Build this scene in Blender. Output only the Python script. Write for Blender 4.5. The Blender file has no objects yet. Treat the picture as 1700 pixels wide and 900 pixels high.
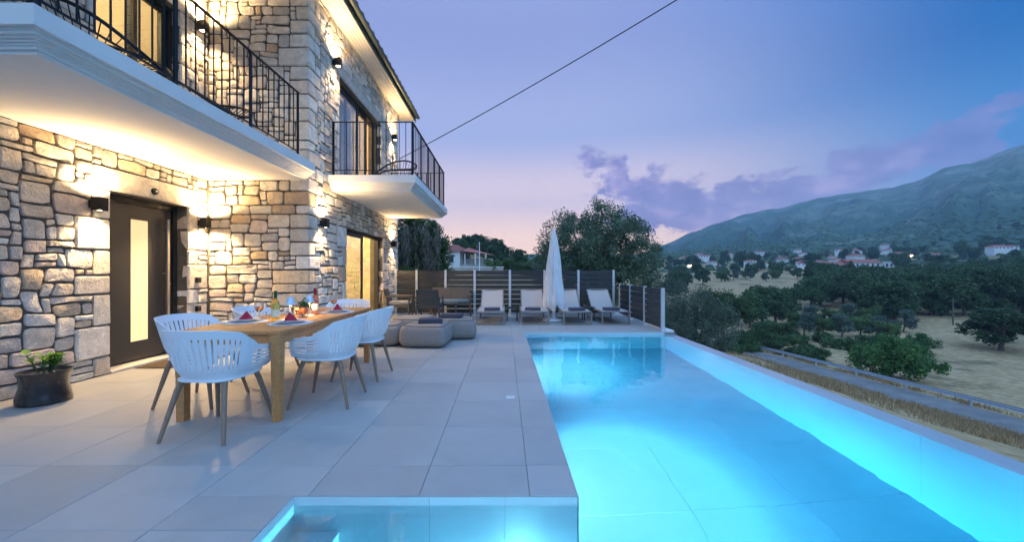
import bpy, bmesh, math, random
import numpy as np
from mathutils import Vector, Matrix, noise as mnoise

R = math.radians
SC = bpy.context.scene
COL = SC.collection

# ------------------------------------------------------------------ camera
cam_d = bpy.data.cameras.new('camera')
cam = bpy.data.objects.new('camera', cam_d)
COL.objects.link(cam)
cam.location = (0, 0, 1.22)
cam.rotation_euler = (R(90), 0, 0)
cam_d.sensor_width = 36.0
cam_d.lens = 36.0 * 640 / 1700
cam_d.shift_x = 12 / 1700
cam_d.shift_y = 2 / 1700
cam_d.clip_start = 0.05
cam_d.clip_end = 9000
SC.camera = cam

# ------------------------------------------------------------------ render settings
SC.render.engine = 'CYCLES'
SC.view_settings.view_transform = 'Standard'
SC.view_settings.look = 'None'
SC.view_settings.exposure = 1.32
SC.view_settings.gamma = 1.0
cy = SC.cycles
cy.use_denoising = True
cy.max_bounces = 8
cy.diffuse_bounces = 3
cy.glossy_bounces = 4
cy.transmission_bounces = 6
cy.transparent_max_bounces = 8
cy.volume_bounces = 0
cy.sample_clamp_indirect = 4.0
cy.use_adaptive_sampling = True
cy.adaptive_threshold = 0.02

# ------------------------------------------------------------------ node helper
class NT:
    def __init__(s, tree):
        s.t = tree
    def n(s, typ, **kw):
        nd = s.t.nodes.new(typ)
        for k, v in kw.items():
            if k == 'inputs':
                for i, val in v.items():
                    if isinstance(val, bpy.types.NodeSocket):
                        s.t.links.new(val, nd.inputs[i])
                    else:
                        nd.inputs[i].default_value = val
            else:
                setattr(nd, k, v)
        return nd
    def m(s, op, a, b=None, c=None, clamp=False):
        nd = s.t.nodes.new('ShaderNodeMath')
        nd.operation = op
        nd.use_clamp = clamp
        for i, val in enumerate((a, b, c)):
            if val is None: continue
            if isinstance(val, bpy.types.NodeSocket): s.t.links.new(val, nd.inputs[i])
            else: nd.inputs[i].default_value = val
        return nd.outputs[0]
    def ramp(s, fac, stops, interp='LINEAR'):
        nd = s.t.nodes.new('ShaderNodeValToRGB')
        cr = nd.color_ramp
        cr.interpolation = interp
        while len(cr.elements) < len(stops): cr.elements.new(0.5)
        for e, (p, c) in zip(cr.elements, stops):
            e.position = p
            e.color = (*c, 1) if len(c) == 3 else c
        s.t.links.new(fac, nd.inputs[0])
        return nd.outputs[0]
    def mix(s, fac, a, b, blend='MIX'):
        nd = s.t.nodes.new('ShaderNodeMix')
        nd.data_type = 'RGBA'
        nd.blend_type = blend
        for i, val in ((0, fac), (6, a), (7, b)):
            if isinstance(val, bpy.types.NodeSocket): s.t.links.new(val, nd.inputs[i])
            else: nd.inputs[i].default_value = val if i == 0 else ((*val, 1) if len(val) == 3 else val)
        return nd.outputs[2]
    def link(s, a, b): s.t.links.new(a, b)

# ------------------------------------------------------------------ world: dusk sky
W = bpy.data.worlds.new('World')
SC.world = W
W.use_nodes = True
wt = W.node_tree
wt.nodes.clear()
N = NT(wt)
tc = N.n('ShaderNodeTexCoord')
sep = N.n('ShaderNodeSeparateXYZ', inputs={0: tc.outputs['Generated']})
X_, Y_, Z_ = sep.outputs
az = N.m('ARCTAN2', X_, Y_)                       # 0 straight ahead, + to the right
el = N.m('ARCSINE', Z_)
el_n = N.m('DIVIDE', el, math.pi / 2, clamp=True)
sun_az = R(-9)
# closeness to the sunset azimuth: 1 there, 0 opposite
cs = N.m('COSINE', N.m('SUBTRACT', az, sun_az))
near = N.m('MULTIPLY_ADD', cs, 0.5, 0.5)
warm = N.ramp(el_n, [(0.0, (.82, .51, .29)), (.05, (.72, .49, .36)), (.12, (.48, .38, .40)), (.22, (.205, .235, .385)),
                     (.36, (.145, .175, .335)), (.60, (.22, .34, .66)), (1.0, (.33, .53, .92))], 'EASE')
cool = N.ramp(el_n, [(0.0, (.22, .27, .37)), (.06, (.11, .195, .35)), (.14, (.03, .128, .305)), (.26, (.0, .064, .225)),
                     (.45, (.01, .13, .40)), (.70, (.18, .38, .78)), (1.0, (.33, .53, .92))], 'EASE')
back = N.ramp(el_n, [(0.0, (.34, .44, .64)), (.15, (.33, .54, .88)), (.5, (.32, .57, .98)), (1.0, (.33, .53, .92))], 'EASE')
side = N.n('ShaderNodeMapRange', interpolation_type='SMOOTHSTEP', inputs={0: near, 1: 0.72, 2: 0.985, 3: 0.0, 4: 1.0}).outputs[0]
rear = N.n('ShaderNodeMapRange', interpolation_type='SMOOTHSTEP', inputs={0: near, 1: 0.62, 2: 0.30, 3: 0.0, 4: 1.0}).outputs[0]
sky = N.mix(side, cool, warm)
sky = N.mix(rear, sky, back)
# physical twilight sky underneath, for the natural glow towards the sunset
nish = N.n('ShaderNodeTexSky', sky_type='NISHITA', sun_disc=False, sun_elevation=R(0.5), sun_rotation=sun_az,
           altitude=200, air_density=1.0, dust_density=1.2, ozone_density=2.5)
nsc = N.mix(1.0, nish.outputs[0], (.04, .04, .04), 'MULTIPLY')
sky = N.mix(0.10, sky, nsc)
# purple evening clouds low over the hills
cv = N.n('ShaderNodeCombineXYZ', inputs={0: az, 1: N.m('MULTIPLY', el, 1.6), 2: 0.0})
wn = N.n('ShaderNodeTexNoise', inputs={'Vector': cv.outputs[0], 'Scale': 9.0, 'Detail': 6.0, 'Roughness': 0.62})
wsep = N.n('ShaderNodeSeparateColor', inputs={0: wn.outputs['Color']})
az_w = N.m('ADD', az, N.m('MULTIPLY', N.m('SUBTRACT', wsep.outputs[0], 0.5), .26))
el_w = N.m('ADD', el, N.m('MULTIPLY', N.m('SUBTRACT', wsep.outputs[1], 0.5), .15))
def blob(a0, e0, sa, se, tilt):
    da = N.m('SUBTRACT', az_w, R(a0))
    de = N.m('SUBTRACT', N.m('SUBTRACT', el_w, R(e0)), N.m('MULTIPLY', da, tilt))
    q = N.m('ADD', N.m('POWER', N.m('ABSOLUTE', N.m('DIVIDE', da, R(sa))), 2.0), N.m('POWER', N.m('ABSOLUTE', N.m('DIVIDE', de, R(se))), 2.0))
    return N.m('SUBTRACT', 1.0, q)
bl = [blob(22, 10.4, 6.8, 3.3, -.1), blob(24, 7.2, 10.5, 2.2, .03), blob(15.5, 13.2, 3.8, 4.0, -.6), blob(30.5, 8.8, 8.0, 2.4, .10), blob(37, 9.8, 8.0, 2.3, .13), blob(44, 11.2, 7.0, 2.3, .12),
      blob(50, 12.8, 5.5, 2.3, .20), blob(-75, 9, 16, 2.5, .02), blob(105, 11, 14, 3.0, -.03), blob(170, 10, 20, 2.6, .02)]
mx = bl[0]
for b in bl[1:]:
    mx = N.m('SMOOTH_MAX', mx, b, 0.35)
nz = N.n('ShaderNodeTexNoise', inputs={'Vector': cv.outputs[0], 'Scale': 16.0, 'Detail': 9.0, 'Roughness': 0.62, 'Distortion': 0.2})
dens = N.m('ADD', mx, N.m('MULTIPLY', N.m('SUBTRACT', nz.outputs[0], 0.5), 2.4))
cov = N.n('ShaderNodeMapRange', interpolation_type='SMOOTHSTEP', inputs={0: dens, 1: -0.20, 2: 0.62, 3: 0.0, 4: 0.94}).outputs[0]
nz2 = N.n('ShaderNodeTexNoise', inputs={'Vector': cv.outputs[0], 'Scale': 12.0, 'Detail': 6.0, 'Roughness': 0.55})
ccol = N.ramp(nz2.outputs[0], [(.35, (.095, .09, .22)), (.55, (.14, .125, .27)), (.72, (.27, .21, .35))])
cdim = N.mix(N.m('MULTIPLY', N.m('SUBTRACT', 1.0, side), 0.40), ccol, sky)
sky = N.mix(cov, sky, cdim)
# below the horizon: dim ground tone
gnd = N.n('ShaderNodeMapRange', inputs={0: el, 1: -0.06, 2: 0.0, 3: 0.0, 4: 1.0}).outputs[0]
sky = N.mix(gnd, (.12, .13, .15), sky)
bg = N.n('ShaderNodeBackground', inputs={0: sky, 1: 1.0})
wo = N.n('ShaderNodeOutputWorld', inputs={0: bg.outputs[0]})

# ------------------------------------------------------------------ generic helpers
def mat_base(name):
    m = bpy.data.materials.new(name)
    m.use_nodes = True
    t = m.node_tree
    t.nodes.clear()
    n = NT(t)
    out = n.n('ShaderNodeOutputMaterial')
    return m, n, out

def mat(name, c, rough=.5, metal=0., c2=None, scale=5., detail=4., bump=0., bscale=40., spec=.5, coord='Object', rnd=0., stretch=None, trans=0., ior=1.45, coat=0., sss=0., emit=None, estr=0., alpha=1.):
    m, n, out = mat_base(name)
    p = n.n('ShaderNodeBsdfPrincipled', inputs={'Roughness': rough, 'Metallic': metal, 'Specular IOR Level': spec, 'IOR': ior})
    if trans: p.inputs['Transmission Weight'].default_value = trans
    if coat: p.inputs['Coat Weight'].default_value = coat
    if emit:
        p.inputs['Emission Color'].default_value = (*emit, 1)
        p.inputs['Emission Strength'].default_value = estr
    if coord == 'World':
        vec = n.n('ShaderNodeNewGeometry').outputs['Position']
    else:
        vec = n.n('ShaderNodeTexCoord').outputs['Object']
    if stretch:
        vec = n.n('ShaderNodeMapping', inputs={0: vec, 3: stretch}).outputs[0]
    col = None
    if c2:
        nz = n.n('ShaderNodeTexNoise', inputs={'Vector': vec, 'Scale': scale, 'Detail': detail, 'Roughness': .6})
        col = n.ramp(nz.outputs[0], [(.32, c), (.68, c2)])
    if rnd:
        oi = n.n('ShaderNodeObjectInfo')
        k = n.m('MULTIPLY_ADD', oi.outputs['Random'], 2 * rnd, 1 - rnd)
        rgb = n.n('ShaderNodeCombineXYZ', inputs={0: k, 1: k, 2: k}).outputs[0]
        col = n.mix(1.0, col if col else c, rgb, 'MULTIPLY')
    if col: n.link(col, p.inputs['Base Color'])
    else: p.inputs['Base Color'].default_value = (*c, 1)
    if bump:
        nb = n.n('ShaderNodeTexNoise', inputs={'Vector': vec, 'Scale': bscale, 'Detail': 5., 'Roughness': .6})
        bp = n.n('ShaderNodeBump', inputs={'Strength': bump, 'Distance': .02, 'Height': nb.outputs[0]})
        n.link(bp.outputs[0], p.inputs['Normal'])
    n.link(p.outputs[0], out.inputs[0])
    return m

class MB:
    def __init__(s):
        s.v = []; s.f = []; s.c = []
    def add(s, vs, fs, col=None, M=None):
        o = len(s.v)
        if M is not None: vs = [tuple(M @ Vector(p)) for p in vs]
        s.v.extend(vs)
        s.f.extend([tuple(i + o for i in f) for f in fs])
        if col is not None: s.c.extend([col] * len(vs))
        return s
    def box(s, x0, x1, y0, y1, z0, z1, M=None):
        vs = [(x, y, z) for z in (z0, z1) for y in (y0, y1) for x in (x0, x1)]
        fs = [(0, 2, 3, 1), (4, 5, 7, 6), (0, 1, 5, 4), (2, 6, 7, 3), (0, 4, 6, 2), (1, 3, 7, 5)]
        return s.add(vs, fs, None, M)
    def cbox(s, x0, x1, y0, y1, z0, z1, b=.005, M=None):
        lo = (x0, y0, z0); hi = (x1, y1, z1)
        vs = []; idx = {}
        cs = [(a, bb, c) for a in (0, 1) for bb in (0, 1) for c in (0, 1)]
        for c in cs:
            for ax in range(3):
                p = []
                for k in range(3):
                    e = hi[k] if c[k] else lo[k]
                    if k != ax: e += -b if c[k] else b
                    p.append(e)
                idx[(c, ax)] = len(vs); vs.append(tuple(p))
        fs = []
        for ax in range(3):
            o = [k for k in range(3) if k != ax]
            for sg in (0, 1):
                ring = []
                for (u, w) in ((0, 0), (1, 0), (1, 1), (0, 1)):
                    c = [0, 0, 0]; c[ax] = sg; c[o[0]] = u; c[o[1]] = w
                    ring.append(idx[(tuple(c), ax)])
                fs.append(tuple(ring))
        for a in range(3):
            for bb in range(a + 1, 3):
                k = 3 - a - bb
                for sa in (0, 1):
                    for sb in (0, 1):
                        c1 = [0, 0, 0]; c1[a] = sa; c1[bb] = sb; c2 = list(c1); c2[k] = 1
                        c1, c2 = tuple(c1), tuple(c2)
                        fs.append((idx[(c1, a)], idx[(c2, a)], idx[(c2, bb)], idx[(c1, bb)]))
        for c in cs: fs.append((idx[(c, 0)], idx[(c, 1)], idx[(c, 2)]))
        return s.add(vs, fs, None, M)
    def tube(s, pts, r, n=8, caps=True, closed=False, M=None):
        pts = [Vector(p) for p in pts]
        k = len(pts)
        rs = r if isinstance(r, (list, tuple)) else [r] * k
        vs = []; fs = []
        prev = None
        for i, p in enumerate(pts):
            if closed: t = (pts[(i + 1) % k] - pts[i - 1])
            elif i == 0: t = pts[1] - p
            elif i == k - 1: t = p - pts[i - 1]
            else: t = pts[i + 1] - pts[i - 1]
            t = t.normalized() if t.length > 1e-9 else Vector((0, 0, 1))
            if prev is None:
                a = Vector((0, 0, 1)) if abs(t.z) < .9 else Vector((1, 0, 0))
                u = t.cross(a).normalized()
            else:
                u = (prev - t * prev.dot(t)).normalized()
            prev = u
            w = t.cross(u)
            for j in range(n):
                an = 2 * math.pi * j / n
                vs.append(tuple(p + (u * math.cos(an) + w * math.sin(an)) * rs[i]))
        m = k if closed else k - 1
        for i in range(m):
            i2 = (i + 1) % k
            for j in range(n):
                j2 = (j + 1) % n
                fs.append((i * n + j, i * n + j2, i2 * n + j2, i2 * n + j))
        if caps and not closed:
            fs.append(tuple(range(n - 1, -1, -1)))
            fs.append(tuple((k - 1) * n + j for j in range(n)))
        return s.add(vs, fs, None, M)
    def lathe(s, prof, n=24, c=(0, 0, 0), M=None, cap=True):
        vs = []; fs = []
        for (r, z) in prof:
            for j in range(n):
                a = 2 * math.pi * j / n
                vs.append((c[0] + r * math.cos(a), c[1] + r * math.sin(a), c[2] + z))
        for i in range(len(prof) - 1):
            for j in range(n):
                j2 = (j + 1) % n
                fs.append((i * n + j, i * n + j2, (i + 1) * n + j2, (i + 1) * n + j))
        if cap:
            fs.append(tuple(range(n - 1, -1, -1)))
            fs.append(tuple((len(prof) - 1) * n + j for j in range(n)))
        return s.add(vs, fs, None, M)
    def prism(s, poly, a0, a1, axis='y', M=None):
        """poly: list of 2D points; extruded along axis"""
        k = len(poly)
        def P(p, a):
            if axis == 'y': return (p[0], a, p[1])
            if axis == 'x': return (a, p[0], p[1])
            return (p[0], p[1], a)
        vs = [P(p, a0) for p in poly] + [P(p, a1) for p in poly]
        fs = [tuple(range(k)), tuple(range(2 * k - 1, k - 1, -1))]
        for i in range(k):
            j = (i + 1) % k
            fs.append((i, j, k + j, k + i))
        return s.add(vs, fs, None, M)
    def mesh(s, name, mt, smooth=True, fix=True, ang=35):
        me = bpy.data.meshes.new(name)
        me.from_pydata(s.v, [], s.f)
        if s.c:
            at = me.attributes.new('tint', 'FLOAT_COLOR', 'POINT')
            at.data.foreach_set('color', np.array([(*c, 1) for c in s.c], dtype=np.float32).ravel())
        if fix:
            bm = bmesh.new(); bm.from_mesh(me)
            bmesh.ops.recalc_face_normals(bm, faces=bm.faces)
            bm.to_mesh(me); bm.free()
        if smooth:
            me.polygons.foreach_set('use_smooth', [True] * len(me.polygons))
            me.set_sharp_from_angle(angle=R(ang))
        if mt: me.materials.append(mt)
        me.update()
        return me
    def build(s, name, mt, parent=None, **kw):
        return link(name, s.mesh(name, mt, **kw), parent)

def link(name, data, parent=None, loc=None, rz=None):
    o = bpy.data.objects.new(name, data)
    COL.objects.link(o)
    if parent: o.parent = parent
    if loc: o.location = loc
    if rz is not None: o.rotation_euler = (0, 0, rz)
    return o

def tag(o, label=None, cat=None, group=None, kind=None):
    if label: o['label'] = label
    if cat: o['category'] = cat
    if group: o['group'] = group
    if kind: o['kind'] = kind
    return o

def thing(name, label, cat, loc=(0, 0, 0), rz=0., group=None):
    o = bpy.data.objects.new(name, None)
    COL.objects.link(o)
    o.empty_display_size = .1
    o.location = loc; o.rotation_euler = (0, 0, rz)
    return tag(o, label, cat, group)

def copy_tree(o, parent=None):
    c = o.copy(); COL.objects.link(c); c.parent = parent
    for ch in list(o.children): copy_tree(ch, c)
    return c

def place(proto, first, loc, rz, label, group=None):
    o = proto if first else copy_tree(proto)
    o.location = loc; o.rotation_euler = (0, 0, rz)
    tag(o, label, None, group)
    return o

def lamp(name, typ, loc, power, color, parent, size=.02, rot=None, spot=None, blend=.5):
    d = bpy.data.lights.new(name, typ)
    d.energy = power; d.color = color
    d.shadow_soft_size = size
    if typ == 'SPOT':
        d.spot_size = R(spot); d.spot_blend = blend
    o = bpy.data.objects.new(name, d); COL.objects.link(o)
    o.parent = parent; o.location = loc
    if rot: o.rotation_euler = rot
    return o

rng = random.Random(7)
WARM = (1.0, .65, .30)

# ------------------------------------------------------------------ materials
M = {}
def stone_mat(name, bump=.75):
    m, n, out = mat_base(name)
    at = n.n('ShaderNodeAttribute', attribute_name='tint')
    pos = n.n('ShaderNodeNewGeometry').outputs['Position']
    n1 = n.n('ShaderNodeTexNoise', inputs={'Vector': pos, 'Scale': 7., 'Detail': 6., 'Roughness': .65})
    n2 = n.n('ShaderNodeTexNoise', inputs={'Vector': pos, 'Scale': 38., 'Detail': 6., 'Roughness': .7})
    v = n.m('MULTIPLY_ADD', n1.outputs[0], 1.1, .45)
    v = n.m('MULTIPLY', v, n.m('MULTIPLY_ADD', n2.outputs[0], .55, .72))
    k = n.n('ShaderNodeCombineXYZ', inputs={0: v, 1: v, 2: v}).outputs[0]
    col = n.mix(1.0, at.outputs[0], k, 'MULTIPLY')
    n3 = n.n('ShaderNodeTexNoise', inputs={'Vector': pos, 'Scale': 3.1, 'Detail': 5., 'Roughness': .7})
    rust = n.n('ShaderNodeMapRange', inputs={0: n3.outputs[0], 1: .62, 2: .76, 3: 0., 4: .3}).outputs[0]
    col = n.mix(rust, col, (.34, .22, .13))
    vo = n.n('ShaderNodeTexVoronoi', inputs={'Vector': pos, 'Scale': 55.})
    hgt = n.m('ADD', n.m('MULTIPLY', n2.outputs[0], 1.0), n.m('MULTIPLY', n1.outputs[0], 1.6))
    hgt = n.m('ADD', hgt, n.m('MULTIPLY', vo.outputs[0], .25))
    bp = n.n('ShaderNodeBump', inputs={'Strength': bump, 'Distance': .035, 'Height': hgt})
    p = n.n('ShaderNodeBsdfPrincipled', inputs={'Base Color': col, 'Roughness': .9, 'Specular IOR Level': .2, 'Normal': bp.outputs[0]})
    n.link(p.outputs[0], out.inputs[0])
    return m
M['stone'] = stone_mat('stone')
M['mortar'] = mat('mortar', (.085, .078, .070), .95, c2=(.14, .13, .12), scale=9, bump=.6, bscale=60, coord='World')
M['render_white'] = mat('white_render', (.78, .78, .77), .8, c2=(.72, .72, .71), scale=2.5, bump=.12, bscale=90, coord='World')
M['tile'] = None
def tile_mat(name, c1, c2, rough):
    m, n, out = mat_base(name)
    pos = n.n('ShaderNodeNewGeometry').outputs['Position']
    oi = n.n('ShaderNodeObjectInfo')
    off = n.n('ShaderNodeVectorMath', operation='MULTIPLY_ADD', inputs={0: n.n('ShaderNodeCombineXYZ', inputs={0: oi.outputs['Random'], 1: oi.outputs['Random'], 2: 0.}).outputs[0], 1: (37., 91., 0.), 2: pos}).outputs[0]
    n1 = n.n('ShaderNodeTexNoise', inputs={'Vector': off, 'Scale': 2.3, 'Detail': 7., 'Roughness': .62, 'Distortion': .6})
    n2 = n.n('ShaderNodeTexNoise', inputs={'Vector': pos, 'Scale': 120., 'Detail': 3.})
    col = n.ramp(n1.outputs[0], [(.28, c1), (.72, c2)])
    k = n.m('ADD', n.m('MULTIPLY_ADD', oi.outputs['Random'], .12, .90), n.m('MULTIPLY', n2.outputs[0], .08))
    col = n.mix(1.0, col, n.n('ShaderNodeCombineXYZ', inputs={0: k, 1: k, 2: k}).outputs[0], 'MULTIPLY')
    n4 = n.n('ShaderNodeTexNoise', inputs={'Vector': pos, 'Scale': .9, 'Detail': 6., 'Roughness': .7})
    st = n.n('ShaderNodeMapRange', inputs={0: n4.outputs[0], 1: .56, 2: .72, 3: 0., 4: .15}).outputs[0]
    col = n.mix(st, col, tuple(.62 * x for x in c1))
    rg = n.m('MULTIPLY_ADD', n1.outputs[0], .25, rough - .12)
    bp = n.n('ShaderNodeBump', inputs={'Strength': .08, 'Distance': .004, 'Height': n2.outputs[0]})
    p = n.n('ShaderNodeBsdfPrincipled', inputs={'Base Color': col, 'Roughness': rg, 'Normal': bp.outputs[0]})
    n.link(p.outputs[0], out.inputs[0])
    return m
M['tile'] = tile_mat('porcelain_tile', (.315, .325, .325), (.385, .395, .395), .45)
M['pooltile'] = tile_mat('pool_tile', (.40, .44, .47), (.46, .50, .53), .35)
M['grout'] = mat('grout', (.24, .24, .24), .9, coord='World')
M['poolwall'] = mat('pool_wall_finish', (.50, .55, .58), .4, c2=(.56, .60, .64), scale=2.0, coord='World')
M['black_metal'] = mat('black_metal', (.018, .02, .024), .42, .6)
M['dark_frame'] = mat('dark_frame', (.03, .032, .036), .4, .3)
M['door'] = mat('door_anthracite', (.035, .036, .04), .45, c2=(.042, .043, .047), scale=60, coord='Object')
M['steel'] = mat('brushed_steel', (.62, .58, .52), .28, 1.0)
M['galv'] = mat('galvanised', (.55, .58, .62), .5, .25, c2=(.47, .50, .54), scale=8)
M['alu'] = mat('aluminium_post', (.72, .74, .77), .35, .55)
M['teak'] = mat('teak', (.50, .20, .062), .5, c2=(.64, .30, .105), scale=6, stretch=(9, .9, 9), bump=.08, bscale=14)
M['white_plastic'] = mat('white_plastic', (.82, .85, .88), .40)
M['chair_leg'] = mat('chair_leg', (.24, .155, .105), .55, c2=(.31, .21, .145), scale=14, stretch=(6, 6, 1))
M['slat'] = mat('composite_slat', (.036, .039, .043), .7, c2=(.056, .058, .062), scale=5, stretch=(.6, 8, 8), bump=.15, bscale=30, rnd=.16)
M['slat_side'] = mat('composite_slat_side', (.036, .039, .043), .7, c2=(.056, .058, .062), scale=5, stretch=(8, .6, 8), bump=.15, bscale=30, rnd=.16)
M['sling'] = mat('taupe_sling', (.46, .42, .39), .85, bump=.25, bscale=300)
M['taupe_metal'] = mat('taupe_metal', (.27, .23, .20), .45, .3)
M['pouf'] = mat('pouf_fabric', (.25, .225, .205), .9, c2=(.29, .26, .24), scale=30, bump=.3, bscale=220)
M['piping'] = mat('pouf_piping', (.10, .09, .085), .85)
M['towel'] = mat('slate_towel', (.085, .085, .12), .95, c2=(.11, .11, .15), scale=60, bump=.6, bscale=260)
M['resin'] = mat('dark_resin', (.045, .050, .055), .5, c2=(.06, .066, .07), scale=20, bump=.2, bscale=150)
M['resin_brown'] = mat('brown_resin', (.085, .070, .058), .55, c2=(.11, .092, .075), scale=20, bump=.2, bscale=150)
M['cushion'] = mat('beige_cushion', (.52, .45, .36), .9, bump=.25, bscale=200)
M['cushion_grey'] = mat('grey_cushion', (.16, .19, .20), .9, bump=.25, bscale=200)
M['canvas'] = mat('white_canvas', (.74, .73, .74), .85, c2=(.68, .67, .69), scale=8, bump=.15, bscale=180)
M['pot'] = mat('black_glazed_pot', (.012, .012, .014), .18, c2=(.03, .028, .028), scale=7, bump=.2, bscale=9, coat=.5)
M['soil'] = mat('soil', (.05, .035, .025), .95, bump=.8, bscale=50)
M['mat'] = mat('coir_mat', (.10, .075, .05), .98, c2=(.14, .10, .065), scale=90, bump=.9, bscale=250)
M['porcelain'] = mat('white_porcelain', (.82, .82, .82), .16, coat=.3)
M['placemat'] = mat('white_placemat', (.74, .75, .77), .8, bump=.4, bscale=300)
M['napkin'] = mat('crimson_napkin', (.42, .022, .05), .85, bump=.25, bscale=200)
M['clear_glass'] = mat('clear_glass', (1, 1, 1), .02, trans=1.0, ior=1.45)
M['rose_drink'] = mat('amber_drink', (.95, .42, .12), .02, trans=1.0, ior=1.34)
M['wine_bottle'] = mat('pale_wine_bottle', (.80, .72, .22), .05, trans=.85, ior=1.3)
M['rose_bottle'] = mat('rose_wine_bottle', (.85, .42, .30), .06, trans=.8, ior=1.3)
M['green_foil'] = mat('green_foil', (.012, .13, .05), .35, .4)
M['red_foil'] = mat('red_foil', (.38, .02, .03), .35, .4)
M['label'] = mat('bottle_label', (.80, .74, .52), .7)
M['apple'] = mat('red_fruit', (.48, .07, .05), .35, c2=(.55, .22, .06), scale=6)
M['orange'] = mat('orange_fruit', (.75, .30, .03), .45, bump=.2, bscale=120)
M['lamp_white'] = mat('lamp_white', (.80, .84, .88), .35)
M['lamp_shade'] = mat('lamp_shade_sky_reflection', (.55, .72, .86), .3, .3)  # pale blue is the sky's reflection, put into the shade's base colour
M['emit_warm'] = mat('lamp_glow', (1, .8, .5), .5, emit=(1, .72, .36), estr=14)
M['emit_pool'] = mat('pool_lamp_glow', (.8, .95, 1), .5, emit=(.55, .88, 1), estr=18)
M['frosted'] = mat('frosted_lit_pane', (.80, .70, .45), .35, emit=(1.0, .74, .36), estr=.26)
M['plaster'] = mat('interior_plaster', (.66, .58, .46), .9, c2=(.60, .52, .41), scale=4, coord='World')
M['roof'] = mat('clay_roof', (.30, .12, .07), .8, c2=(.38, .17, .10), scale=6, coord='World', bump=.3)
M['gutter'] = mat('gutter_grey_green', (.13, .16, .15), .45, .5)
M['soffit'] = mat('soffit_board', (.62, .60, .56), .6, c2=(.56, .54, .50), scale=4, coord='World')
M['water'] = None
def water_mat():
    m, n, out = mat_base('pool_water')
    pos = n.n('ShaderNodeNewGeometry').outputs['Position']
    n1 = n.n('ShaderNodeTexNoise', inputs={'Vector': pos, 'Scale': 1.6, 'Detail': 3., 'Roughness': .5})
    n2 = n.n('ShaderNodeTexNoise', inputs={'Vector': pos, 'Scale': 6.5, 'Detail': 2., 'Roughness': .5})
    h = n.m('ADD', n1.outputs[0], n.m('MULTIPLY', n2.outputs[0], .16))
    bp = n.n('ShaderNodeBump', inputs={'Strength': .19, 'Distance': .05, 'Height': h})
    p = n.n('ShaderNodeBsdfPrincipled', inputs={'Base Color': (1, 1, 1, 1), 'Roughness': .012, 'IOR': 1.33, 'Transmission Weight': 1.0, 'Normal': bp.outputs[0]})
    va = n.n('ShaderNodeVolumeAbsorption', inputs={0: (.10, .815, .95, 1), 1: .72})
    n.link(va.outputs[0], out.inputs['Volume'])
    n.link(p.outputs[0], out.inputs[0])
    return m
M['water'] = water_mat()
def pane_mat():
    m, n, out = mat_base('window_glass')
    lw = n.n('ShaderNodeLayerWeight', inputs={0: .5}).outputs['Facing']
    fac = n.m('MULTIPLY_ADD', n.m('POWER', lw, 4.0), .75, .035)
    gl = n.n('ShaderNodeBsdfGlossy', inputs={0: (.9, .95, 1, 1), 1: .01})
    tr = n.n('ShaderNodeBsdfTransparent', inputs={0: (.86, .9, .9, 1)})
    mx = n.n('ShaderNodeMixShader', inputs={0: fac, 1: tr.outputs[0], 2: gl.outputs[0]})
    n.link(mx.outputs[0], out.inputs[0])
    return m
M['pane'] = pane_mat()
def leaf_mat(name, c1, c2, rnd=.25, tr=.3):
    m, n, out = mat_base(name)
    pos = n.n('ShaderNodeNewGeometry').outputs['Position']
    oi = n.n('ShaderNodeObjectInfo')
    at = n.n('ShaderNodeAttribute', attribute_name='leafrnd')
    col = n.mix(at.outputs['Fac'], c1, c2)
    k = n.m('MULTIPLY_ADD', oi.outputs['Random'], 2 * rnd, 1 - rnd)
    col = n.mix(1.0, col, n.n('ShaderNodeCombineXYZ', inputs={0: k, 1: k, 2: k}).outputs[0], 'MULTIPLY')
    d = n.n('ShaderNodeBsdfPrincipled', inputs={'Base Color': col, 'Roughness': .6, 'Specular IOR Level': .3})
    t = n.n('ShaderNodeBsdfTranslucent', inputs={0: col})
    mx = n.n('ShaderNodeMixShader', inputs={0: tr, 1: d.outputs[0], 2: t.outputs[0]})
    n.link(mx.outputs[0], out.inputs[0])
    return m
M['leaf_olive'] = leaf_mat('olive_leaves', (.065, .115, .07), (.18, .24, .15), .12)
M['leaf_dark'] = leaf_mat('dark_leaves', (.040, .090, .038), (.12, .18, .065))
M['leaf_mid'] = leaf_mat('mid_green_leaves', (.065, .125, .04), (.16, .22, .075))
M['leaf_bush'] = leaf_mat('bush_leaves', (.045, .095, .035), (.12, .19, .065), .3)
M['leaf_bright'] = leaf_mat('bright_green_leaves', (.045, .13, .035), (.12, .22, .06), .15)
M['leaf_silver'] = leaf_mat('silver_green_leaves', (.075, .12, .085), (.20, .25, .18), .15)
M['leaf_pot'] = leaf_mat('glossy_pot_leaves', (.08, .24, .04), (.24, .42, .09), .05)
M['leaf_dead'] = leaf_mat('pale_hanging_fronds', (.16, .14, .11), (.34, .30, .25), .1)
M['bark'] = mat('bark', (.10, .075, .055), .95, c2=(.16, .125, .095), scale=8, bump=.8, bscale=20)
M['dry_grass'] = leaf_mat('dry_grass_blades', (.30, .19, .09), (.58, .42, .23), .1)
M['asphalt'] = mat('asphalt', (.16, .155, .145), .9, c2=(.25, .24, .22), scale=.9, bump=.2, bscale=60, coord='World')
M['house_white'] = mat('far_house_white', (.74, .73, .70), .85, rnd=.10)
M['house_roof'] = mat('far_house_red_roof', (.38, .115, .085), .85, rnd=.2)
M['house_glass'] = mat('far_window_dark', (.05, .06, .08), .2)
M['lit_window'] = mat('far_window_lit', (1, .7, .3), .5, emit=(1, .68, .28), estr=3.0)
M['stone_far'] = mat('far_stone_wall', (.36, .33, .29), .95, c2=(.48, .45, .40), scale=.8, coord='World')
M['cable'] = mat('black_cable', (.012, .012, .014), .6)
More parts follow.
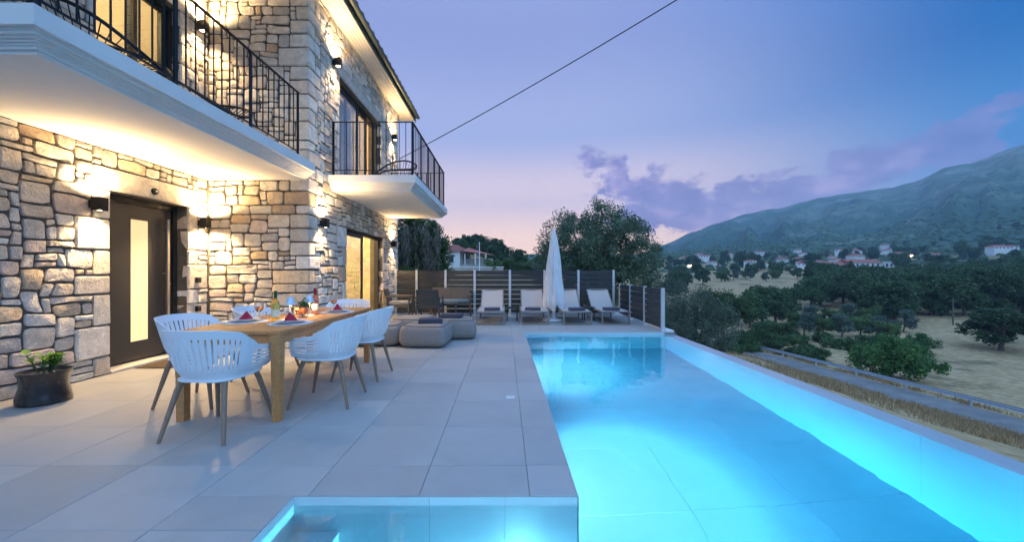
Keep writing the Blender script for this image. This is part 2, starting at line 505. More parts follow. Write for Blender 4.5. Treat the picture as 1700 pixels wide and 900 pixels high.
M['wood_pole'] = mat('weathered_pole', (.14, .11, .085), .9)

# ------------------------------------------------------------------ terrain
def sstep(a, b, x):
    t = np.clip((x - a) / (b - a), 0, 1)
    return t * t * (3 - 2 * t)
SKY = [(-2000, 380), (-800, 392), (0, 400), (500, 404), (700, 412), (740, 413), (800, 420), (850, 430), (900, 440), (1000, 442), (1060, 428), (1095, 408), (1130, 395), (1180, 374),
       (1240, 353), (1285, 349), (1350, 331), (1430, 316), (1480, 309), (1530, 297), (1570, 279), (1640, 260), (1700, 241), (1900, 200), (2300, 150), (3200, 110)]
SKY_AZ = [math.degrees(math.atan2(p - 838, 640)) for p, _ in SKY]
SKY_E = [(452 - y) / 640 * math.cos(R(a)) for (_, y), a in zip(SKY, SKY_AZ)]     # tan(elev) by horizontal distance
SPUR = [(1100, 446), (1180, 440), (1240, 428), (1330, 411), (1420, 398), (1480, 386), (1560, 365), (1640, 348), (1700, 335), (1900, 300), (2300, 260)]
SP_AZ = [math.degrees(math.atan2(p - 838, 640)) for p, _ in SPUR]
SP_E = [(452 - y) / 640 * math.cos(R(a)) for (_, y), a in zip(SPUR, SP_AZ)]
_perm = np.random.RandomState(3).rand(256, 256)
def vnoise(x, y):
    xi = np.floor(x).astype(int); yi = np.floor(y).astype(int)
    fx = x - xi; fy = y - yi
    fx = fx * fx * (3 - 2 * fx); fy = fy * fy * (3 - 2 * fy)
    g = lambda a, b: _perm[a % 256, b % 256]
    return (g(xi, yi) * (1 - fx) + g(xi + 1, yi) * fx) * (1 - fy) + (g(xi, yi + 1) * (1 - fx) + g(xi + 1, yi + 1) * fx) * fy - .5
def fbm(x, y, o=5):
    s = 0; a = 1.
    for _ in range(o):
        s = s + a * vnoise(x, y); x = x * 2.03 + 17.3; y = y * 2.03 + 5.1; a *= .5
    return s
def road_u(x, y):
    return x + .13 * (np.clip(y, -60, 75) - 25)
def H(x, y):
    x = np.asarray(x, float); y = np.asarray(y, float)
    Rr = np.hypot(x, y); az = np.degrees(np.arctan2(x, y))
    u = road_u(x, y)
    zb = np.interp(u, [-60, -12, 3.6, 29.3, 29.8, 34.6, 37.5, 60, 120], [-1., -1.6, -2.2, -8.3, -8.5, -8.5, -9.6, -10.2, -10.2])
    onroad = (1 - sstep(27.5, 29.2, u)) + sstep(35.0, 38, u)
    zb = zb + fbm(x / 9., y / 9.) * .55 * np.clip(onroad, 0, 1) * sstep(14, 24, Rr)
    # far right valley and mountain
    e = np.interp(az, SKY_AZ, SKY_E); sp = np.interp(az, SP_AZ, SP_E, left=0)
    zv = np.interp(Rr, [0, 90, 130, 280, 450, 650], [-10.2, -10, -8, 0, 14, 30]) + fbm(x / 60., y / 60.) * 4 * sstep(90, 200, Rr)
    zr = 1.22 + e * 1700
    t = np.clip((Rr - 500) / 1200., 0, 1)
    prof = np.where(t < 1, t ** 1.25, 1)
    zm = 20 + (zr - 20) * prof
    zs = (1.22 + sp * 950) * np.exp(-((Rr - 950) / 330.) ** 2)
    zs = np.where(Rr > 950, zs, (1.22 + sp * 950) * np.clip((Rr - 380) / 570., 0, 1) ** 1.2)
    big = np.maximum(zm, zs)
    k = sstep(420, 620, Rr)
    zfar = zv * (1 - k) + np.maximum(big, zv) * k
    rg = fbm(az / 2.3 + 3., Rr / 420., 5) * 46 * sstep(560, 1000, Rr) * (1 - .72 * sstep(1350, 1690, Rr)) * np.clip(e / .12, .15, 1)
    zfar = zfar + rg + fbm(x / 35., y / 35., 3) * 4 * sstep(400, 800, Rr) * (1 - sstep(1500, 1690, Rr))
    zfar = np.where(Rr > 1700, zfar - (Rr - 1700) * .35, zfar)
    # wooded hill to the left
    eh = np.interp(az, [-180, -90, -40, -9, -3.4, 1, 5.5, 9, 13], [.02, .05, .09, .060, .048, .034, .018, 0, -.02])
    zh = -1.0 + (eh * 120 + 2.2) * sstep(52, 125, Rr)
    zh = np.where(Rr > 120, zh + (Rr - 120) * -.02, zh) + fbm(x / 14., y / 14.) * .8 * sstep(25, 50, Rr)
    wl = 1 - sstep(3, 11, az)
    wl = np.where(az < -150, 1 - sstep(-180, -150, -az - 0) , wl)
    w = sstep(70, 125, Rr)
    right = zb * (1 - w) + zfar * w
    wleft = wl * sstep(18, 45, Rr)
    wleft = wleft * (1 - sstep(140, 420, Rr))
    return right * (1 - wleft) + zh * wleft
def hz(x, y): return float(H(np.array([x]), np.array([y]))[0])

azs = np.concatenate([np.arange(-180, -52, 6.), np.arange(-52, 0, .8), np.arange(0, 66, .3), np.arange(66, 180, 6.)])
rs = [2.5]
while rs[-1] < 1960:
    r_ = rs[-1]
    rs.append(r_ + max(.55, r_ * (.021 if r_ < 700 else .013)))
rs = np.array(rs)
A, RR = np.meshgrid(np.radians(azs), rs)
gx, gy = RR * np.sin(A), RR * np.cos(A)
gz = H(gx, gy)
inside = (gx > -12) & (gx < 3.9) & (gy > -7) & (gy < 12.4)
gz = np.where(inside, np.minimum(gz, -2.3), gz)
na = len(azs); nr = len(rs)
tv = np.stack([gx, gy, gz], -1).reshape(-1, 3).tolist()
tf = []
for i in range(nr - 1):
    for j in range(na):
        j2 = (j + 1) % na
        tf.append((i * na + j, i * na + j2, (i + 1) * na + j2, (i + 1) * na + j))
tv.append((0, 0, -2.4))
tf += [(len(tv) - 1, (j + 1) % na, j) for j in range(na)]
def terrain_mat():
    m, n, out = mat_base('terrain')
    pos = n.n('ShaderNodeNewGeometry').outputs['Position']
    sp_ = n.n('ShaderNodeSeparateXYZ', inputs={0: pos})
    dist = n.n('ShaderNodeVectorMath', operation='LENGTH', inputs={0: pos}).outputs['Value']
    far = n.n('ShaderNodeMapRange', interpolation_type='SMOOTHSTEP', inputs={0: dist, 1: 240., 2: 620., 3: 0., 4: 1.}).outputs[0]
    n1 = n.n('ShaderNodeTexNoise', inputs={'Vector': pos, 'Scale': .09, 'Detail': 8., 'Roughness': .65})
    n2 = n.n('ShaderNodeTexNoise', inputs={'Vector': pos, 'Scale': 1.3, 'Detail': 8., 'Roughness': .7})
    dry = n.ramp(n2.outputs[0], [(.30, (.27, .175, .085)), (.5, (.44, .31, .165)), (.7, (.60, .45, .26))])
    grn = n.ramp(n2.outputs[0], [(.3, (.06, .07, .035)), (.7, (.14, .13, .07))])
    fld = n.mix(n.n('ShaderNodeMapRange', inputs={0: n1.outputs[0], 1: .54, 2: .68}).outputs[0], dry, grn)
    n3 = n.n('ShaderNodeTexNoise', inputs={'Vector': pos, 'Scale': .011, 'Detail': 9., 'Roughness': .68, 'Distortion': .5})
    n4 = n.n('ShaderNodeTexNoise', inputs={'Vector': pos, 'Scale': .10, 'Detail': 9., 'Roughness': .75})
    hi = n.n('ShaderNodeMapRange', inputs={0: sp_.outputs[2], 1: 70., 2: 400., 3: -.09, 4: .075}).outputs[0]
    rk = n.m('ADD', n.m('ADD', n.m('MULTIPLY', n3.outputs[0], .6), n.m('MULTIPLY', n4.outputs[0], .4)), hi)
    mt = n.ramp(rk, [(.40, (.060, .11, .075)), (.49, (.13, .175, .12)), (.57, (.27, .27, .22)), (.67, (.46, .44, .39))])
    col = n.mix(far, fld, mt)
    bp = n.n('ShaderNodeBump', inputs={'Strength': .5, 'Distance': .25, 'Height': n2.outputs[0]})
    p = n.n('ShaderNodeBsdfPrincipled', inputs={'Base Color': col, 'Roughness': .95, 'Specular IOR Level': .05, 'Normal': bp.outputs[0]})
    n.link(p.outputs[0], out.inputs[0])
    return m
M['terrain'] = terrain_mat()
tm = MB(); tm.v = tv; tm.f = tf
tag(tm.build('terrain', M['terrain'], fix=False, ang=180), kind='structure')

# road with its verge line
ry = np.arange(-30, 78, 2.0)
mb = MB()
for u0, u1, nm in ((29.9, 33.9, 'road'),):
    vs = []
    for y in ry:
        for u in np.linspace(u0, u1, 5):
            x = u - .13 * (np.clip(y, -60, 75) - 25)
            vs.append((x, y, -8.44 + .03 * math.sin((u - u0) / (u1 - u0) * math.pi)))
    k = 5
    fs = [(i * k + j, i * k + j + 1, (i + 1) * k + j + 1, (i + 1) * k + j) for i in range(len(ry) - 1) for j in range(k - 1)]
    mb.add(vs, fs)
tag(mb.build('road', M['asphalt'], fix=False), kind='structure')

# guard rail
gr = thing('guard_rail', 'galvanised guard rail along the far side of the valley road', 'guard rail', (33.5, 30, -8.5))
def rail_x(y): return 34.15 - .13 * (min(y, 75) - 25)
ys = list(np.arange(4, 76.1, 4.0))
prof = [(-.03, 0), (.03, .05), (.03, .10), (-.03, .145), (-.03, .165), (.03, .21), (.03, .26), (-.03, .31)]
for i in range(len(ys) - 1):
    b = MB()
    vs = []
    for y in (ys[i], ys[i + 1] + .02):
        for off in (0, .006):
            for px, pz in prof: vs.append((rail_x(y) + px + off - 33.5, y - 30, .42 + pz))
    k = len(prof); fs = []
    for o in (0, k):
        fs += [(o + j, o + j + 1, 2 * k + o + j + 1, 2 * k + o + j) for j in range(k - 1)]
    b.add(vs, fs).build('rail', M['galv'], gr, fix=False, smooth=False)
    p = MB(); p.box(rail_x(ys[i]) + .04 - 33.5, rail_x(ys[i]) + .14 - 33.5, ys[i] - .06 - 30, ys[i] + .06 - 30, -.3, .72); p.build('post', M['galv'], gr, smooth=False)

# ------------------------------------------------------------------ terrace and pool
WZ = -.05           # water level
PF = -1.40          # pool floor
mb = MB()
mb.box(-11.5, -1.15, -6, 11.6, -2.4, -.006)
mb.box(-1.15, .40, 2.10, 11.6, -2.4, -.006)
mb.box(.40, 3.45, 7.81, 11.6, -2.4, -.006)
terrace = tag(mb.build('terrace', M['grout'], smooth=False), kind='structure')

def subtract(r, h):
    x0, x1, y0, y1 = r; a0, a1, b0, b1 = h
    if a0 >= x1 or a1 <= x0 or b0 >= y1 or b1 <= y0: return [r]
    out = []
    if b0 > y0: out.append((x0, x1, y0, b0))
    if b1 < y1: out.append((x0, x1, b1, y1))
    m0, m1 = max(y0, b0), min(y1, b1)
    if a0 > x0: out.append((x0, a0, m0, m1))
    if a1 < x1: out.append((a1, x1, m0, m1))
    return out
tile_cache = {}
def make_tiles(bounds, holes, ox, oy, px, py, z, th, mt, parent, name='tile', gap=.0032, bev=.002, jig=0.):
    x0, x1, y0, y1 = bounds
    i0 = math.floor((x0 - ox) / px); i1 = math.ceil((x1 - ox) / px)
    j0 = math.floor((y0 - oy) / py); j1 = math.ceil((y1 - oy) / py)
    for i in range(i0, i1):
        for j in range(j0, j1):
            c = (max(x0, ox + i * px), min(x1, ox + (i + 1) * px), max(y0, oy + j * py), min(y1, oy + (j + 1) * py))
            if c[1] - c[0] < .01 or c[3] - c[2] < .01: continue
            ps = [c]
            for h in holes: ps = [q for p in ps for q in subtract(p, h)]
            for (a, b, d, e) in ps:
                w, l = b - a, e - d
                if w < .03 or l < .03: continue
                key = (round(w, 3), round(l, 3), name, mt.name)
                if key not in tile_cache:
                    tile_cache[key] = MB().cbox(gap / 2, w - gap / 2, gap / 2, l - gap / 2, -th, 0, bev).mesh(name, mt, smooth=False)
                link(name, tile_cache[key], parent, (a, d, z + rng.uniform(-jig, jig)))
make_tiles((-4.75, 3.45, -2.0, 11.2), [(-1.15, .40, -9, 2.10), (.40, 9, -9, 7.81), (-9, -3.15, 6.17, 12)], .136, 2.43, .604, .611, 0., .02, M['tile'], terrace, jig=.0006)

# pool shell
mb = MB()
mb.box(-1.3, 3.45, -4.2, 7.9, -2.4, PF - .002)          # slab under the floor
mb.box(3.24, 3.45, -4.2, 7.81, -2.4, WZ - .012)          # overflow wall
mb.box(-1.3, 3.45, -4.4, -4.2, -2.4, -.02)
pool = tag(mb.build('pool', M['poolwall'], smooth=False), kind='structure')
make_tiles((-1.15, 3.24, -4.2, 7.81), [(-1.15, -.41, -9, 2.10)], .40 + .2, 1.3, .9, .9, PF, .010, M['pooltile'], pool, name='floor_tile', gap=.003)
# lining panels of the deck-side walls (each 4 mm proud of the structure)
def panel(x0, x1, y0, y1, z0, z1): MB().cbox(x0, x1, y0, y1, z0, z1, .0008).build('wall_panel', M['poolwall'], pool, smooth=False)
y = -4.2
while y < 7.8:
    y2 = min(7.81, y + 1.2)
    panel(3.236, 3.244, y + .0004, y2 - .0004, PF, WZ - .013)
    if y2 > 2.1: panel(.396, .404, max(2.10, y) + .0004, y2 - .0004, PF, -.0065)
    y = y2
for a, b in ((.404, 1.3), (1.3, 2.2), (2.2, 3.236)): panel(a + .0004, b - .0004, 7.806, 7.814, PF, -.0065)
for a, b in ((-.41, .0), (0.0, .396)): panel(a + .0004, b - .0004, 2.096, 2.104, PF, -.0065)
panel(-1.148, -.412, 2.096, 2.104, PF, -.0065)
for a, b in ((-4.2, -2.), (-2., .2), (.2, 2.096)): panel(-1.154, -1.146, a + .0004, b - .0004, PF, -.0065)
# entry steps beside the deck
for i, (xa, xb, zt) in enumerate(((-1.146, -.90, -.32), (-.90, -.655, -.60), (-.655, -.41, -.90))):
    MB().cbox(xa, xb, -4.2, 2.096, PF - .01, zt, .006).build('entry_step', M['pooltile'], pool, smooth=False)
mb = MB()
wp = [(-1.20, -4.3), (3.448, -4.3), (3.448, 7.86), (.36, 7.86), (.36, 2.14), (-1.20, 2.14)]
mb.prism(wp, PF - .10, WZ, 'z')
tag(mb.build('water', M['water'], smooth=False), kind='structure')
# skimmer / drain cover on the deck
o = thing('drain_cover', 'small white square drain cover set in the grey deck tiles', 'drain cover', (.055, 3.755, .001))
MB().cbox(-.04, .04, -.03, .03, -.01, .004, .002).build('plate', M['porcelain'], o)
MB().box(-.03, .03, -.004, .004, .0035, .0048).build('slot', M['cushion_grey'], o)

# underwater lamps
POOLC = (.88, .93, 1.0)
def pool_light(loc, axis, power, label, tilt=0, color=POOLC):
    o = thing('pool_light', label, 'pool light', loc, axis, 'underwater pool lights')
    Mx = Matrix.Rotation(R(90), 4, 'Y')
    MB().lathe([(.0, 0), (.11, 0), (.11, .010), (.085, .016), (.085, .010), (0, .010)], 24, M=Mx, cap=False).build('bezel', M['steel'], o)
    MB().lathe([(.0, .012), (.08, .012), (.07, .018), (0, .019)], 24, M=Mx, cap=False).build('lens', M['emit_pool'], o, fix=False)
    if tilt: lamp('pool_lamp', 'SPOT', (.032, 0, 0), power * 2.0, color, o, .015, (0, R(-tilt), 0), 165, 1.0)
    else: lamp('pool_lamp', 'POINT', (.045, 0, 0), power * 2.0, color, o, .02)
    return o
pool_light((.404, 3.35, -1.05), 0, 270, 'round underwater light in the deck-side wall near the pool corner', 38)
pool_light((.404, 6.4, -.85), 0, 85, 'round underwater light in the deck-side wall towards the loungers', 50)
pool_light((.10, 2.094, -1.02), R(-90), 40, 'round underwater light in the short wall beside the entry steps', color=(.42, .88, 1.0))

# ------------------------------------------------------------------ house
XA, XB, YR = -4.75, -3.15, 6.17
ZS0, ZS1, ZE = 2.69, 2.95, 5.85
house = thing('stone_house', 'two-storey rubble stone villa with lit wall lamps and white balconies', 'house', (-4.75, 6.17, 0))
hl = Vector((-4.75, 6.17, 0))
MH = Matrix.Translation(-hl)
def hb(mb, name, mt, parent=None, **kw):
    """builds world coordinates under the house"""
    mb.v = [tuple(Vector(p) - hl) for p in mb.v]
    return mb.build(name, mt, parent or house, **kw)

def wall_segments(mb, axis, c0, c1, u0, u1, z0, z1, openings):
    """wall slab between c0..c1 on its normal axis, along u, with rectangular openings (ua, ub, za, zb)"""
    us = sorted(set([u0, u1] + [v for o in openings for v in o[:2]]))
    for a, b in zip(us[:-1], us[1:]):
        mid = (a + b) / 2
        spans = [(z0, z1)]
        for (ua, ub, za, zb) in openings:
            if ua <= mid <= ub:
                ns = []
                for s0, s1 in spans:
                    if zb <= s0 or za >= s1: ns.append((s0, s1)); continue
                    if za > s0: ns.append((s0, za))
                    if zb < s1: ns.append((zb, s1))
                spans = ns
        for s0, s1 in spans:
            if axis == 'x': mb.box(c0, c1, a, b, s0, s1)
            else: mb.box(a, b, c0, c1, s0, s1)

DOOR = (4.62, 5.757, 0, 2.2)
UPA = (4.45, 5.62, 2.95, 5.05)
SLD = (7.62, 9.93, 0, 2.10)
UPB = (7.30, 9.80, 2.95, 4.95)
mb = MB(); wall_segments(mb, 'x', XA - .32, XA, 1.2, YR, 0, ZE, [DOOR, UPA])
wallA = hb(mb, 'entrance_wall', M['mortar'], smooth=False)
mb = MB(); mb.box(XA, XB - .32, YR, YR + .3, 0, ZE); 
wallR = hb(mb, 'return_wall', M['mortar'], smooth=False)
mb = MB(); wall_segments(mb, 'x', XB - .32, XB, YR, 11.3, 0, ZE, [SLD, UPB]); mb.box(-9.5, XB - .32, 11.0, 11.3, 0, ZE)
wallB = hb(mb, 'terrace_wall', M['mortar'], smooth=False)
mb = MB(); mb.box(-9.5, XA - .32, 1.2, 1.5, 0, ZE); mb.box(-9.8, -9.5, 1.2, 11.3, 0, ZE)
wallC = hb(mb, 'rear_wall', M['plaster'], smooth=False)

# ---- rubble stones
PAL = [((.68, .62, .54), 6), ((.74, .70, .63), 6), ((.62, .58, .53), 4), ((.78, .75, .70), 5), ((.66, .55, .41), 1.5), ((.52, .41, .30), .5), ((.64, .55, .49), 1.3), ((.54, .52, .49), 2)]
PALC = [c for c, _ in PAL]; PALW = [w for _, w in PAL]
def pack(u0, u1, v0, v1, holes, rg, cu=.094, cv=.074):
    def lines(a, b, extra, step):
        bp = [a]
        for e in sorted(set(extra)) + [b]:
            if a < e <= b and e - bp[-1] > .02: bp.append(e)
        if bp[-1] != b: bp[-1] = b
        out = [a]
        for p, q in zip(bp[:-1], bp[1:]):
            k = max(1, round((q - p) / step))
            out += [p + (q - p) * (i + 1) / k for i in range(k)]
        return out
    U = lines(u0, u1, [h[0] for h in holes] + [h[1] for h in holes], cu)
    V = lines(v0, v1, [h[2] for h in holes] + [h[3] for h in holes], cv)
    nu, nv = len(U) - 1, len(V) - 1
    occ = [[False] * nu for _ in range(nv)]
    for j in range(nv):
        for i in range(nu):
            cu_, cv_ = (U[i] + U[i + 1]) / 2, (V[j] + V[j + 1]) / 2
            for h in holes:
                if h[0] < cu_ < h[1] and h[2] < cv_ < h[3]: occ[j][i] = True
    sizes = [((4, 3), 2), ((3, 3), 6), ((3, 2), 14), ((4, 2), 7), ((2, 2), 14), ((2, 3), 6), ((2, 1), 8), ((3, 1), 7), ((1, 1), 5), ((1, 2), 6), ((4, 1), 2)]
    res = []
    for j in range(nv):
        for i in range(nu):
            if occ[j][i]: continue
            (w, h) = rg.choices([s for s, _ in sizes], [q for _, q in sizes])[0]
            w = min(w, nu - i); h = min(h, nv - j)
            ww = 0
            while ww < w and not occ[j][i + ww]: ww += 1
            w = ww
            hh = 1
            while hh < h and all(not occ[j + hh][i + k] for k in range(w)): hh += 1
            h = hh
            # avoid leaving a one-cell sliver beside it
            if i + w < nu - 0 and (i + w + 1 >= nu or occ[j][min(nu - 1, i + w + 1)]) and not occ[j][i + w] and rg.random() < .7:
                if all(not occ[j + k][i + w] for k in range(h)): w += 1
            for b in range(h):
                for a in range(w): occ[j + b][i + a] = True
            res.append((U[i], U[i + w], V[j], V[j + h]))
    edges_u = [u0, u1] + [x for h in holes for x in h[:2]]
    edges_v = [v0, v1] + [x for h in holes for x in h[2:]]
    return res, edges_u, edges_v

def stone_geom(u0, u1, v0, v1, rg, warp, dmin=.014, dmax=.034, joint=.011, rad=(.08, .32)):
    """returns (verts in (u, v, d), faces)"""
    u0 += joint * rg.uniform(.6, 1.2); u1 -= joint * rg.uniform(.6, 1.2); v0 += joint * rg.uniform(.6, 1.2); v1 -= joint * rg.uniform(.6, 1.2)
    w, h = u1 - u0, v1 - v0
    s = min(w, h)
    pts = []
    for (cx, cy_, sx, sy) in ((u0, v0, 1, 1), (u1, v0, -1, 1), (u1, v1, -1, -1), (u0, v1, 1, -1)):
        r = min(s * rg.uniform(*rad), .042)
        a = (cx + sx * r * rg.uniform(.9, 1.6), cy_)
        b = (cx + sx * r * .3, cy_ + sy * r * .3)
        c = (cx, cy_ + sy * r * rg.uniform(.9, 1.4))
        seq = (c, b, a) if (sx * sy) > 0 else (a, b, c)
        pts += seq
    # mid-edge points with a little bulge
    out = []
    k = len(pts)
    for i, p in enumerate(pts):
        out.append(p)
        q = pts[(i + 1) % k]
        if i % 3 == 2 and math.hypot(q[0] - p[0], q[1] - p[1]) > .12:
            out.append(((p[0] + q[0]) / 2 + rg.uniform(-.006, .006), (p[1] + q[1]) / 2 + rg.uniform(-.006, .006)))
    cu, cv = (u0 + u1) / 2, (v0 + v1) / 2
    k = len(out)
    d = rg.uniform(dmin, dmax)
    tx, ty = rg.uniform(-.05, .05), rg.uniform(-.06, .06)
    vs = []
    for sc, dd, jit in ((1.0, -.01, 0), (.985, d * .80, .004), (None, d, .004)):
        for p in out:
            q = warp(*p)
            if sc is None:
                ins = .013
                f = max(.45, 1 - ins / max(.03, math.hypot(p[0] - cu, p[1] - cv)))
            else: f = sc
            c0 = warp(cu, cv)
            uu, vv = c0[0] + (q[0] - c0[0]) * f, c0[1] + (q[1] - c0[1]) * f
            dz = dd
            if dd > 0: dz += tx * (uu - c0[0]) + ty * (vv - c0[1]) + rg.uniform(-jit, jit)
            vs.append((uu, vv, max(dz, .004) if dd > 0 else dz))
    c0 = warp(cu, cv)
    vs.append((c0[0], c0[1], d + rg.uniform(-.004, .006)))
    fs = []
    for r_ in range(2):
        for i in range(k):
            j = (i + 1) % k
            fs.append((r_ * k + i, r_ * k + j, (r_ + 1) * k + j, (r_ + 1) * k + i))
    for i in range(k): fs.append((2 * k + i, 2 * k + (i + 1) % k, 3 * k))
    return vs, fs

ALLST = []      # (screen size, parent, verts world, faces, colour)
def proj(p):
    yy = max(.5, p[1])
    return (838 + p[0] / yy * 640, 452 - (p[2] - 1.22) / yy * 640)
def area_px(vs):
    q = [proj(p) for p in vs]
    xs = [a for a, _ in q]; ys_ = [b for _, b in q]
    cx = sum(xs) / len(xs); cy_ = sum(ys_) / len(ys_)
    if cx < -20 or cy_ < -20: return 0
    return (max(xs) - min(xs)) * (max(ys_) - min(ys_))
def tint(rg, light=0.):
    c = rg.choices(PALC, PALW)[0]
    k = rg.uniform(.90, 1.14) + light
    return tuple(min(.84, x * k) for x in c)
def stones(parent, to_world, u0, u1, v0, v1, holes, seed, step=None):
    rg = random.Random(seed)
    cells, eu, ev = pack(u0, u1, v0, v1, holes, rg)
    def fade(u, v):
        du = min(abs(u - e) for e in eu); dv = min(abs(v - e) for e in ev)
        return min(1, du / .12), min(1, dv / .12)
    def warp(u, v):
        fu, fv = fade(u, v)
        n1 = mnoise.noise(Vector((u * 2.7, v * 2.7, seed * 3.1)))
        n2 = mnoise.noise(Vector((u * 2.7 + 40, v * 2.7, seed * 5.7)))
        n3 = mnoise.noise(Vector((u * 6.5, v * 6.5, seed * 1.3)))
        n4 = mnoise.noise(Vector((u * 6.5 + 9, v * 6.5, seed * 2.3)))
        return (u + fu * (.055 * n1 + .022 * n3), v + fv * (.05 * n2 + .020 * n4))
    for (a, b, c, d) in cells:
        vs, fs = stone_geom(a, b, c, d, rg, warp)
        wv = [to_world(*p) for p in vs]
        ALLST.append((area_px(wv), parent, wv, fs, tint(rg)))
def block(parent, x0, x1, y0, y1, z0, z1, seed, bev=.014, light=.04):
    rg = random.Random(seed)
    b = MB().cbox(x0, x1, y0, y1, z0, z1, bev)
    vs = [(p[0] + rg.uniform(-.006, .006), p[1] + rg.uniform(-.006, .006), p[2] + rg.uniform(-.006, .006)) for p in b.v]
    ALLST.append((area_px(vs) * 1.3, parent, vs, b.f, tint(rg, light)))

# quoins at the outside corner of return wall and terrace wall
z = 0.; i = 0; qr = random.Random(5)
QH_R = []; QH_B = []
while z < ZE - .05:
    h = .074 * qr.choice((2, 3, 3, 4))
    if z + h > ZE - .15: h = ZE - z
    lr, lb = (.094 * qr.choice((3, 4, 5, 6)), .094 * 2) if i % 2 == 0 else (.094 * qr.choice((2, 3)), .094 * qr.choice((3, 4)))
    if z < ZS0 < z + h or z < ZS1 < z + h: pass
    block(wallR, XB - lr + .009, XB + .03, YR - .03, YR + lb - .009, z + .010, z + h - .010, 100 + i)
    QH_R.append((XB - lr, XB + .1, z, z + h)); QH_B.append((YR - .1, YR + lb, z, z + h))
    z += h; i += 1
# jambs and lintels of the openings
def jambs(parent, X, op, seed, wid=(.20, .34), lint=.27, depth=.16, sill=None, over=.188, out=.028):
    ya, yb, za, zb = op
    holes = [(ya, yb, za, zb)]
    rg = random.Random(seed)
    for side in (-1, 1):
        z = za; k = 0
        while z < zb - .01:
            h = .074 * rg.choice((3, 4, 5))
            if z + h > zb - .18: h = zb - z
            w = .094 * max(1, round(wid[k % 2] / .094))
            if side < 0:
                block(parent, X - depth, X + out, ya - w + .009, ya - .001, z + .008, z + h - .008, seed * 50 + k)
                holes.append((ya - w, ya, z, z + h))
            else:
                block(parent, X - depth, X + out, yb + .001, yb + w - .009, z + .008, z + h - .008, seed * 50 + 25 + k)
                holes.append((yb, yb + w, z, z + h))
            z += h; k += 1
    if lint:
        block(parent, X - depth, X + out + .002, ya - over + .008, yb + over - .008, zb + .004, zb + lint, seed * 50 + 49, light=.08)
        holes.append((ya - over, yb + over, zb, zb + lint + .006))
    return holes
hA = jambs(wallA, XA, DOOR, 3)
hA2 = jambs(wallA, XA, UPA, 4, wid=(.14, .2), lint=.24)
hB = jambs(wallB, XB, SLD, 5, wid=(.22, .34), lint=0)
hB2 = jambs(wallB, XB, UPB, 6, wid=(.14, .22), lint=.20, over=.094)
tA = lambda u, v, d: (XA + d, u, v)
tR = lambda u, v, d: (u, YR - d, v)
tB = lambda u, v, d: (XB + d, u, v)
stones(wallA, tA, 1.25, YR - .03, 0, ZS0, hA, 11)
stones(wallA, tA, 1.25, YR - .03, ZS1, ZE, hA2, 12)
stones(wallR, tR, XA + .03, XB, 0, ZS0, [q for q in QH_R], 13)
stones(wallR, tR, XA + .03, XB, ZS1, ZE, [q for q in QH_R], 14)
stones(wallB, tB, YR, 11.3, 0, ZE, QH_B + hB + hB2 + [(6.90, 10.6, ZS0, ZS1)], 15)
ALLST.sort(key=lambda s: -s[0])
for k, (ar, par, vs, fs, c) in enumerate(ALLST[:300]):
    b = MB(); b.add([tuple(Vector(p) - hl) for p in vs], fs, c)
    b.build('stone', M['stone'], par, ang=24)
rest = {}
for (ar, par, vs, fs, c) in ALLST[300:]:
    rest.setdefault(par.name, (par, MB()))[1].add([tuple(Vector(p) - hl) for p in vs], fs, c)
for par, b in rest.values():
    tag(b.build('small_stones', M['stone'], par, ang=24), kind='stuff')

# ---- front door
o = hb(MB().cbox(XA - .22, XA - .17, DOOR[0] + .07, DOOR[1] - .07, .05, DOOR[3] - .08, .003), 'front_door', M['door'])
XD = XA - .17
fr = MB(); fr.box(XA - .24, XA - .14, DOOR[0] + .001, DOOR[0] + .07, .03, DOOR[3] - .001); fr.box(XA - .24, XA - .14, DOOR[1] - .07, DOOR[1] - .001, .03, DOOR[3] - .001); fr.box(XA - .24, XA - .14, DOOR[0] + .07, DOOR[1] - .07, DOOR[3] - .08, DOOR[3] - .001)
hb(fr, 'door_frame', M['dark_frame'], o, smooth=False)
hb(MB().cbox(XD - .01, XD + .004, 5.07, 5.31, .30, 1.92, .002), 'glass_strip', M['frosted'], o)
hd = MB(); hd.cbox(XD + .055, XD + .085, 5.53, 5.57, .40, 1.98, .004)
for zz in (.55, 1.2, 1.85): hd.tube([(XD - .005, 5.55, zz), (XD + .06, 5.55, zz)], .009, 8)
hb(hd, 'handle', M['steel'], o)
hb(MB().tube([(XD - .005, 5.64, 1.05), (XD + .012, 5.64, 1.05)], .022, 14), 'lock', M['steel'], o)
hb(MB().cbox(XA - .26, XA + .04, DOOR[0] + .002, DOOR[1] - .002, .002, .03, .004), 'threshold', M['soffit'])
mb = MB(); mb.box(-9.5, XA - .33, 1.5, YR, .0, .02); hb(mb, 'entrance_floor', M['plaster'], smooth=False)
# dark lobby behind door is closed by the door leaf itself

